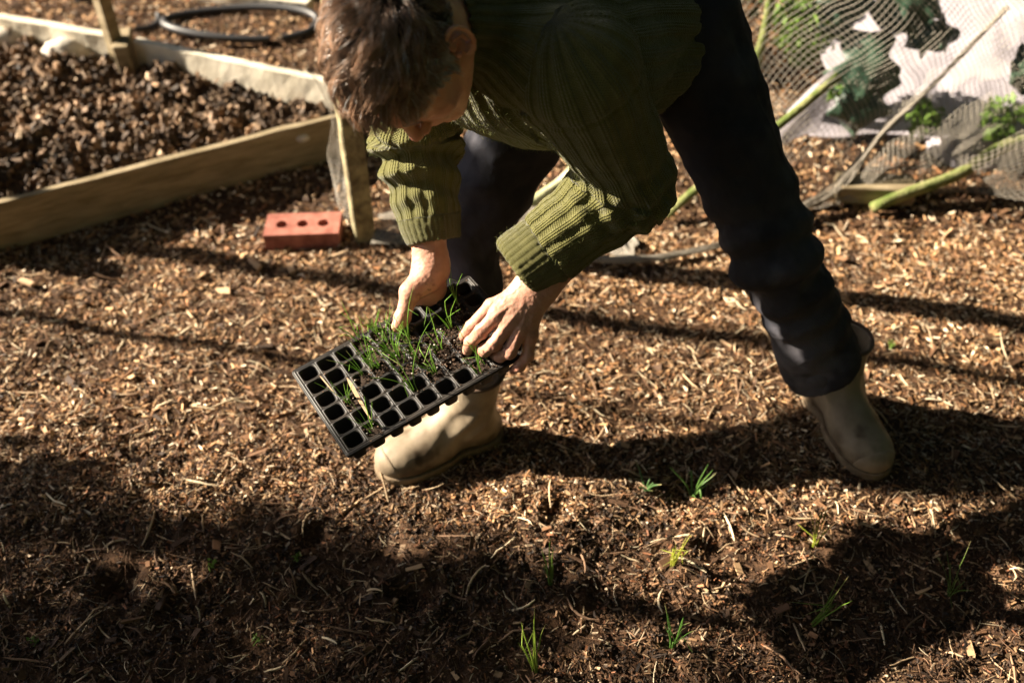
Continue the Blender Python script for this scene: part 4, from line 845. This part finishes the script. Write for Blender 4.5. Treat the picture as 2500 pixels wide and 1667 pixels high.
V, Q = polygonise(capf, HO-.16, HO+.16, .004); V = V+vnorm(V, Q)*(.0015*fbm(V, 120, 2))[:, None]; pobj('hair_base', V, Q, mat('hair_underlayer', (.03, .018, .012), .8))
# eyebrows
nb_ = 130
for sg in (-1, 1):
    ex = rng.uniform(.012, .046, nb_); ey = .104-.35*np.maximum(0, ex-.018); ez = .026+rng.normal(0, .0025, nb_)+.06*(ex-.02)
    b0 = np.stack([sg*ex, ey, ez], -1); bd = np.stack([sg*.9+0*ex, -.3+0*ex, .3+rng.normal(0, .3, nb_)], -1); P = b0[:, None]+bd[:, None]*np.linspace(0, .008, 4)[None, :, None]+A([0, .003, 0])
    V, F = tubes(P@HM.T+HO, np.full((nb_, 4), .0003), 3); pobj('eyebrow', V, F, M_hair, col=np.broadcast_to(A([.07, .045, .03]), V.shape))

# ------------------------------------------------------------ seed tray
NX, NY = 10, 6; RIMW = .006; px_ = (TLen-2*RIMW)/NX; py_ = (TWid-2*RIMW)/NY
TM = np.stack([tx, tyv, PN], -1)                                # tray local -> world (x long, y short toward viewer, z up)
if np.linalg.det(TM) < 0: TM = np.stack([tx, tyv, -PN], -1)
flipz = -1. if np.linalg.det(np.stack([tx, tyv, PN], -1)) < 0 else 1.
def tw(p): p = A(p, float); return TA+p[..., :1]*tx+p[..., 1:2]*tyv+p[..., 2:3]*PN
def ctr(i, j): return RIMW+px_*(i+.5), RIMW+py_*(j+.5)
TRAY = empty('seed_tray'); TRAY.location = TA; tag(TRAY, 'black plastic seed tray of sixty square cells held in both hands', 'seed tray')
def tobj(name, V, F, m, **k): o = obj(name, A(V)-TA, F, m, TRAY, **k); return o
def rsq(hx, hy, r, n=4):
    out = []
    for cx, cy, a0 in ((hx-r, hy-r, 0), (-hx+r, hy-r, PI/2), (-hx+r, -hy+r, PI), (hx-r, -hy+r, 1.5*PI)):
        for k in range(n+1): a = a0+k*PI/2/n; out.append((cx+r*math.cos(a), cy+r*math.sin(a)))
    return A(out)
q0 = rsq(px_/2, py_/2, 1e-5); rings = [(q0, 0.), (rsq(px_/2-.0027, py_/2-.0027, .0095), 0.0)]
mb = MB(); m_ = len(q0); i0 = np.arange(m_); i1 = np.roll(i0, -1)
for i in range(NX):
    for j in range(NY):
        c = A(ctr(i, j)); V = np.concatenate([np.c_[q0+c, np.full(m_, 0.)], np.c_[rings[1][0]+c, np.full(m_, .0)]]); mb.add(tw(V), np.stack([i0, i1, i1+m_, i0+m_], -1))
# rim: flat border, rolled edge and a short skirt
bx0 = lambda g, r: rsq(TLen/2+g, TWid/2+g, r, 4)+A([TLen/2, TWid/2])
prof_ = [(-RIMW, 1e-5, 0), (-.001, .004, .0), (.0, .005, .0008), (.0014, .006, -.0006), (.0016, .0062, -.0050), (.0010, .006, -.0056), (.0003, .0055, -.0050), (.0002, .005, -.0015)]
ps = [np.c_[bx0(g, r), np.full(m_, z)] for g, r, z in prof_]
for a, b_ in zip(ps[:-1], ps[1:]): mb.add(tw(np.concatenate([a, b_])), np.stack([i0, i0+m_, i1+m_, i1], -1))
V = np.concatenate(mb.V)-TA; o = obj('tray_top', V, mb.F, M_plastic, TRAY); solid(o, .0011)
# one cell pot, shared mesh data
prf = [(-.0027, .0095, 0.), (-.0031, .0095, -.003), (-.0052, .007, -.022), (-.0070, .006, -.038), (-.0095, .005, -.041)]
vs_, fs_ = [], []; nv_ = 0
for g, r, z in prf: vs_.append(np.c_[rsq(px_/2+g, py_/2+g, r), np.full(m_, z)])
for k in range(len(prf)-1): fs_.append(np.stack([i0+k*m_, i1+k*m_, i1+(k+1)*m_, i0+(k+1)*m_], -1))
V = np.concatenate(vs_+[A([[0, 0, -.041]])]); last = len(V)-1; tri = np.stack([i0+(len(prf)-1)*m_, i1+(len(prf)-1)*m_, np.full(m_, last)], -1)
R3 = np.stack([tx, tyv, PN], 0); cellme = None
for i in range(NX):
    for j in range(NY):
        c = ctr(i, j); pos = tx*c[0]+tyv*c[1]
        if cellme is None:
            o = obj('cell', V@R3, fs_+[tri], M_plastic, TRAY); solid(o, .0009); cellme = o
        else: o = cellme.copy(); COL.objects.link(o); o.parent = TRAY
        o.location = pos
# compost in the cells
empt = {(0, j) for j in range(6)} | {(1, 0), (2, 0), (1, 1), (2, 1), (1, 2), (2, 3), (3, 3), (1, 4), (2, 4), (3, 4), (2, 5), (3, 5), (4, 5), (5, 5), (6, 5), (5, 0), (6, 0), (7, 0), (8, 0), (9, 0), (9, 1), (9, 2), (4, 4), (7, 1), (6, 1)}
mb = MB()
for i in range(NX):
    for j in range(NY):
        if (i, j) in empt and (i, j) not in ((4, 4),): continue
        c = ctr(i, j); n_ = 10; u = np.linspace(-1, 1, n_); Uu, Vv = np.meshgrid(u, u, indexing='ij'); lvl = -.0055 if (i, j) != (4, 4) else -.02
        x = c[0]+Uu*(px_/2-.004); y = c[1]+Vv*(py_/2-.004); zz = lvl+.003*fbm(np.stack([x, y], -1), 150, 2)-.004*(np.maximum(np.abs(Uu), np.abs(Vv)) > .95)
        mb.add(tw(np.stack([x, y, zz], -1).reshape(-1, 3)), gridfaces(n_, n_), (.03, .02, .014))
# crumbs on cells and ridges
nc = 5200; cx_ = rng.uniform(0, TLen, nc); cy_ = rng.uniform(0, TWid, nc); ii = np.clip((cx_-RIMW)//px_, 0, 9).astype(int); jj = np.clip((cy_-RIMW)//py_, 0, 5).astype(int)
filled = A([(a, b_) not in empt for a, b_ in zip(ii, jj)]); fx = np.abs(((cx_-RIMW)/px_) % 1-.5); fy = np.abs(((cy_-RIMW)/py_) % 1-.5); ridge = np.maximum(fx*px_, fy*py_) > .5*px_-.0045
dens = noise(np.stack([cx_, cy_], -1), 22)*.5+.5; mid = np.exp(-(((cx_-TLen*.68)/.13)**2+((cy_-TWid*.42)/.10)**2)); kp = filled & (rng.random(nc) < .35+.6*mid) | (ridge & (rng.random(nc) < .38*mid*dens+.03))
cx_, cy_ = cx_[kp], cy_[kp]; n = len(cx_); sz = rng.uniform(.0007, .0026, n)
B = np.broadcast_to(BOXV, (n, 8, 3))*sz[:, None, None]*rng.uniform(.5, 1.4, (n, 8, 3)); Pc = tw(np.stack([cx_, cy_, .0006+rng.uniform(-.001, .001, n)+.002*mid[kp]*rng.random(n)], -1)); V = (B+Pc[:, None]).reshape(-1, 3); Fc = (BOXF[None]+8*np.arange(n)[:, None, None]).reshape(-1, 4)
cc = np.where(rng.random((n, 1)) < .07, A([.55, .5, .45]), A([.10, .065, .045])*rng.uniform(.4, 2., (n, 1))); s_ = sum(len(v) for v in mb.V); mb.V.append(V); mb.F.append(Fc+s_); mb.C.append(np.repeat(cc, 8, 0)); mb.n += len(V)
tag(mb.build('compost', M_compost, smooth=False), 'dark crumbly compost filling part of the seed tray', 'compost', None, 'stuff')
# ------------------------------------------------------------ onion seedlings
def seedling(name, base, updir, hgt, n, spread, seed, label, group, rr=.0009, pale=0., lean=(0, 0, 0), colr=(.11, .24, .035)):
    if group == GRP: hgt *= 2.1; rr *= 1.6; n = n+3; rr *= .72; spread *= 1.1; colr = tuple(A(colr)*A([1.5, 1.05, .8]))
    g = np.random.default_rng(seed); K = 9; t = np.linspace(0, 1, K); paths = []; rads = []; cols = []
    up = A(updir, float); up /= np.linalg.norm(up); s1 = np.cross(up, A([.3, 1, .1])); s1 /= np.linalg.norm(s1); s2 = np.cross(up, s1)
    for k in range(n):
        a = g.uniform(0, 2*PI); h = hgt*g.uniform(.55, 1.1); sp = spread*g.uniform(.3, 1.2); out = math.cos(a)*s1+math.sin(a)*s2; bend = g.random() < .45; kb = g.integers(4, 8)
        z = t*h; r_ = sp*h*t**1.7
        P = A(base)+up*z[:, None]+out*r_[:, None]+A(lean)*(h*t**1.5)[:, None]+out*.004
        if bend:
            dn = g.normal(0, .6, 3)-up*g.uniform(.1, .9); dn /= np.linalg.norm(dn)
            for q in range(kb, K): P[q] = P[q-1]+dn*h/(K-1)*.9
        P += s1*(.0015*noise(np.stack([t*5, t*0+seed+k], -1)))[:, None]
        paths.append(P); rads.append(rr*g.uniform(.7, 1.2)*A([1.2, 1.15, 1.1, 1, 1, .9, .8, .6, .2])); cb = A(colr)*g.uniform(.7, 1.35); tip = A([.42, .36, .16]) if g.random() < .4 else cb*1.25
        cols.append(np.stack([A([.35, .40, .22]) if False else cb*.9]*2+[cb]*(K-4)+[cb*.6+tip*.4, tip]))
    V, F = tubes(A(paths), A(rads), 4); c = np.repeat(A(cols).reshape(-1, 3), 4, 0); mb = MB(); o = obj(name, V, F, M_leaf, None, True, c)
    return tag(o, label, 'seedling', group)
GRP = 'onion seedlings planted in the mulch'
def gp_(x, y): return A([x, y, float(gz(A([x]), A([y]))[0])-.002])
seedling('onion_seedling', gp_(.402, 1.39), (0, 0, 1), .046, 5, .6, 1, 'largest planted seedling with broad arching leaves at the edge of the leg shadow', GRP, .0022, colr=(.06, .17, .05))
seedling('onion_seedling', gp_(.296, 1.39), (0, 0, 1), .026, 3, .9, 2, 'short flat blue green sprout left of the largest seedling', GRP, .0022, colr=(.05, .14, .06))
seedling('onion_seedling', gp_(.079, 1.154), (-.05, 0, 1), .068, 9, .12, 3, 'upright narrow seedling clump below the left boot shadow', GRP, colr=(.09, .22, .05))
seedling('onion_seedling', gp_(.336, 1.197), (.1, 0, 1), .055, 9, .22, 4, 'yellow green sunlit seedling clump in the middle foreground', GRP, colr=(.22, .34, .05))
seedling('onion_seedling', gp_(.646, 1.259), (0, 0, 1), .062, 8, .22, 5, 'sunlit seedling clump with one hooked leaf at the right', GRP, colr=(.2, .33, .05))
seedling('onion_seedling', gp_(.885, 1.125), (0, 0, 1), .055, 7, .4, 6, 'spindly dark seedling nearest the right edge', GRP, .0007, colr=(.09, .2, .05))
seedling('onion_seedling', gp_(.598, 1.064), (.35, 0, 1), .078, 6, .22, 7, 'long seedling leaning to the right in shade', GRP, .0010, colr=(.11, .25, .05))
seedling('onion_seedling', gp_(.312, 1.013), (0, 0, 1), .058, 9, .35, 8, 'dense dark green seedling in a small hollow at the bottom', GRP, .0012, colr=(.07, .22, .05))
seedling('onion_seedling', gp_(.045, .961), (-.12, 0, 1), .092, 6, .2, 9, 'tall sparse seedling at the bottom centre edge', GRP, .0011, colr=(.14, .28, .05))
GT = 'onion seedlings growing in the seed tray'; zz = lambda x, y: on(680+x*.3826, 620+y*.3826, -.002)
tdat = [((600, 720), .062, 8, 'with long flat leaves near the empty left cells'), ((545, 765), .050, 5, 'reaching far left over empty cells'), ((740, 650), .070, 9, 'in the second row by the thumb'), ((765, 665), .055, 6, 'squeezed behind the tallest clump'),
        ((870, 870), .095, 8, 'tallest clump at the near side of the compost'), ((890, 680), .075, 9, 'densest clump in the middle'), ((1000, 760), .055, 8, 'short clump in the middle near side'), ((1035, 610), .060, 8, 'clump just left of the working fingers'),
        ((1140, 325), .075, 5, 'yellowish clump at the far right corner'), ((1095, 465), .065, 7, 'upright clump under the yellowish one'), ((1280, 755), .060, 7, 'drooping clump below the fingertips'), ((1310, 690), .035, 3, 'tiny clump between the fingertips'),
        ((600, 1125), .040, 8, 'small curly clump in the near bottom row'), ((450, 950), .050, 8, 'small clump beside the wooden splinter'), ((510, 545), .050, 7, 'clump at the far left rim'), ((620, 495), .035, 9, 'short clump at the far rim left of the thumb'), ((690, 560), .055, 7, 'clump below the thumb tip'), ((830, 560), .06, 7, 'clump right of the thumb tip'), ((640, 715), .05, 5, 'thin clump on the bare compost edge'), ((1190, 560), .045, 4, 'clump caught between finger and thumb')]
upT = PN*1.0+A([-.28, .10, .15])
for k, (c, h, n_, lb) in enumerate(tdat):
    seedling('onion_seedling', zz(*c), upT, h*1.65, max(3, int(n_*.85)), .55, 30+k, 'tray seedling, '+lb, GT, .00078, colr=(.19, .36, .05))
# tiny weeds
for k, (x, y, lb) in enumerate([(-.93, 1.02, 'tiny clover sprout at the bottom left'), (-.50, 1.03, 'tiny pale clover right of the bottom left'), (-.62, 1.19, 'small ferny weed in the left shade'), (-.45, 1.21, 'small bright weed sprig left of the planting hole'), (.97, 1.86, 'thin bright sprout right of the knee')]):
    z = gp_(x, y)[2]; bush('weed', (x, y, z+.012), .013, 16, M_bright, lb, 70+k, .006)
# splinters on the tray
def splint(p0, p1, wd, th_, label):
    d = p1-p0; L = np.linalg.norm(d); d = d/L; s = np.cross(d, PN); s /= np.linalg.norm(s); t = np.linspace(0, 1, 9); wv = wd*A([.15, .8, 1, 1, .9, .75, .6, .4, .12]); P = p0+d*(t*L)[:, None]+PN*(.0008*np.sin(t*5))[:, None]
    V = np.concatenate([P+s*wv[:, None]/2+PN*th_/2, P-s*wv[:, None]/2+PN*th_/2, P-s*wv[:, None]/2-PN*th_/2, P+s*wv[:, None]/2-PN*th_/2]); i = np.arange(8); F = []
    for a in range(4): b_ = (a+1) % 4; F.append(np.stack([a*9+i, a*9+i+1, b_*9+i+1, b_*9+i], -1))
    F.append(A([[0, 9, 18, 27], [35, 26, 17, 8]])); return tag(obj('wood_splinter', V, F, M_splint, None, False), label, 'wood splinter')
splint(zz(452, 830)+PN*.020, zz(592, 1062)+PN*.002, .0066, .0020, 'pale split wooden stick standing in the tray')
splint(zz(265, 782)+PN*.004, zz(372, 905)+PN*.003, .002, .0016, 'thin brown twig lying on the tray near its left corner')
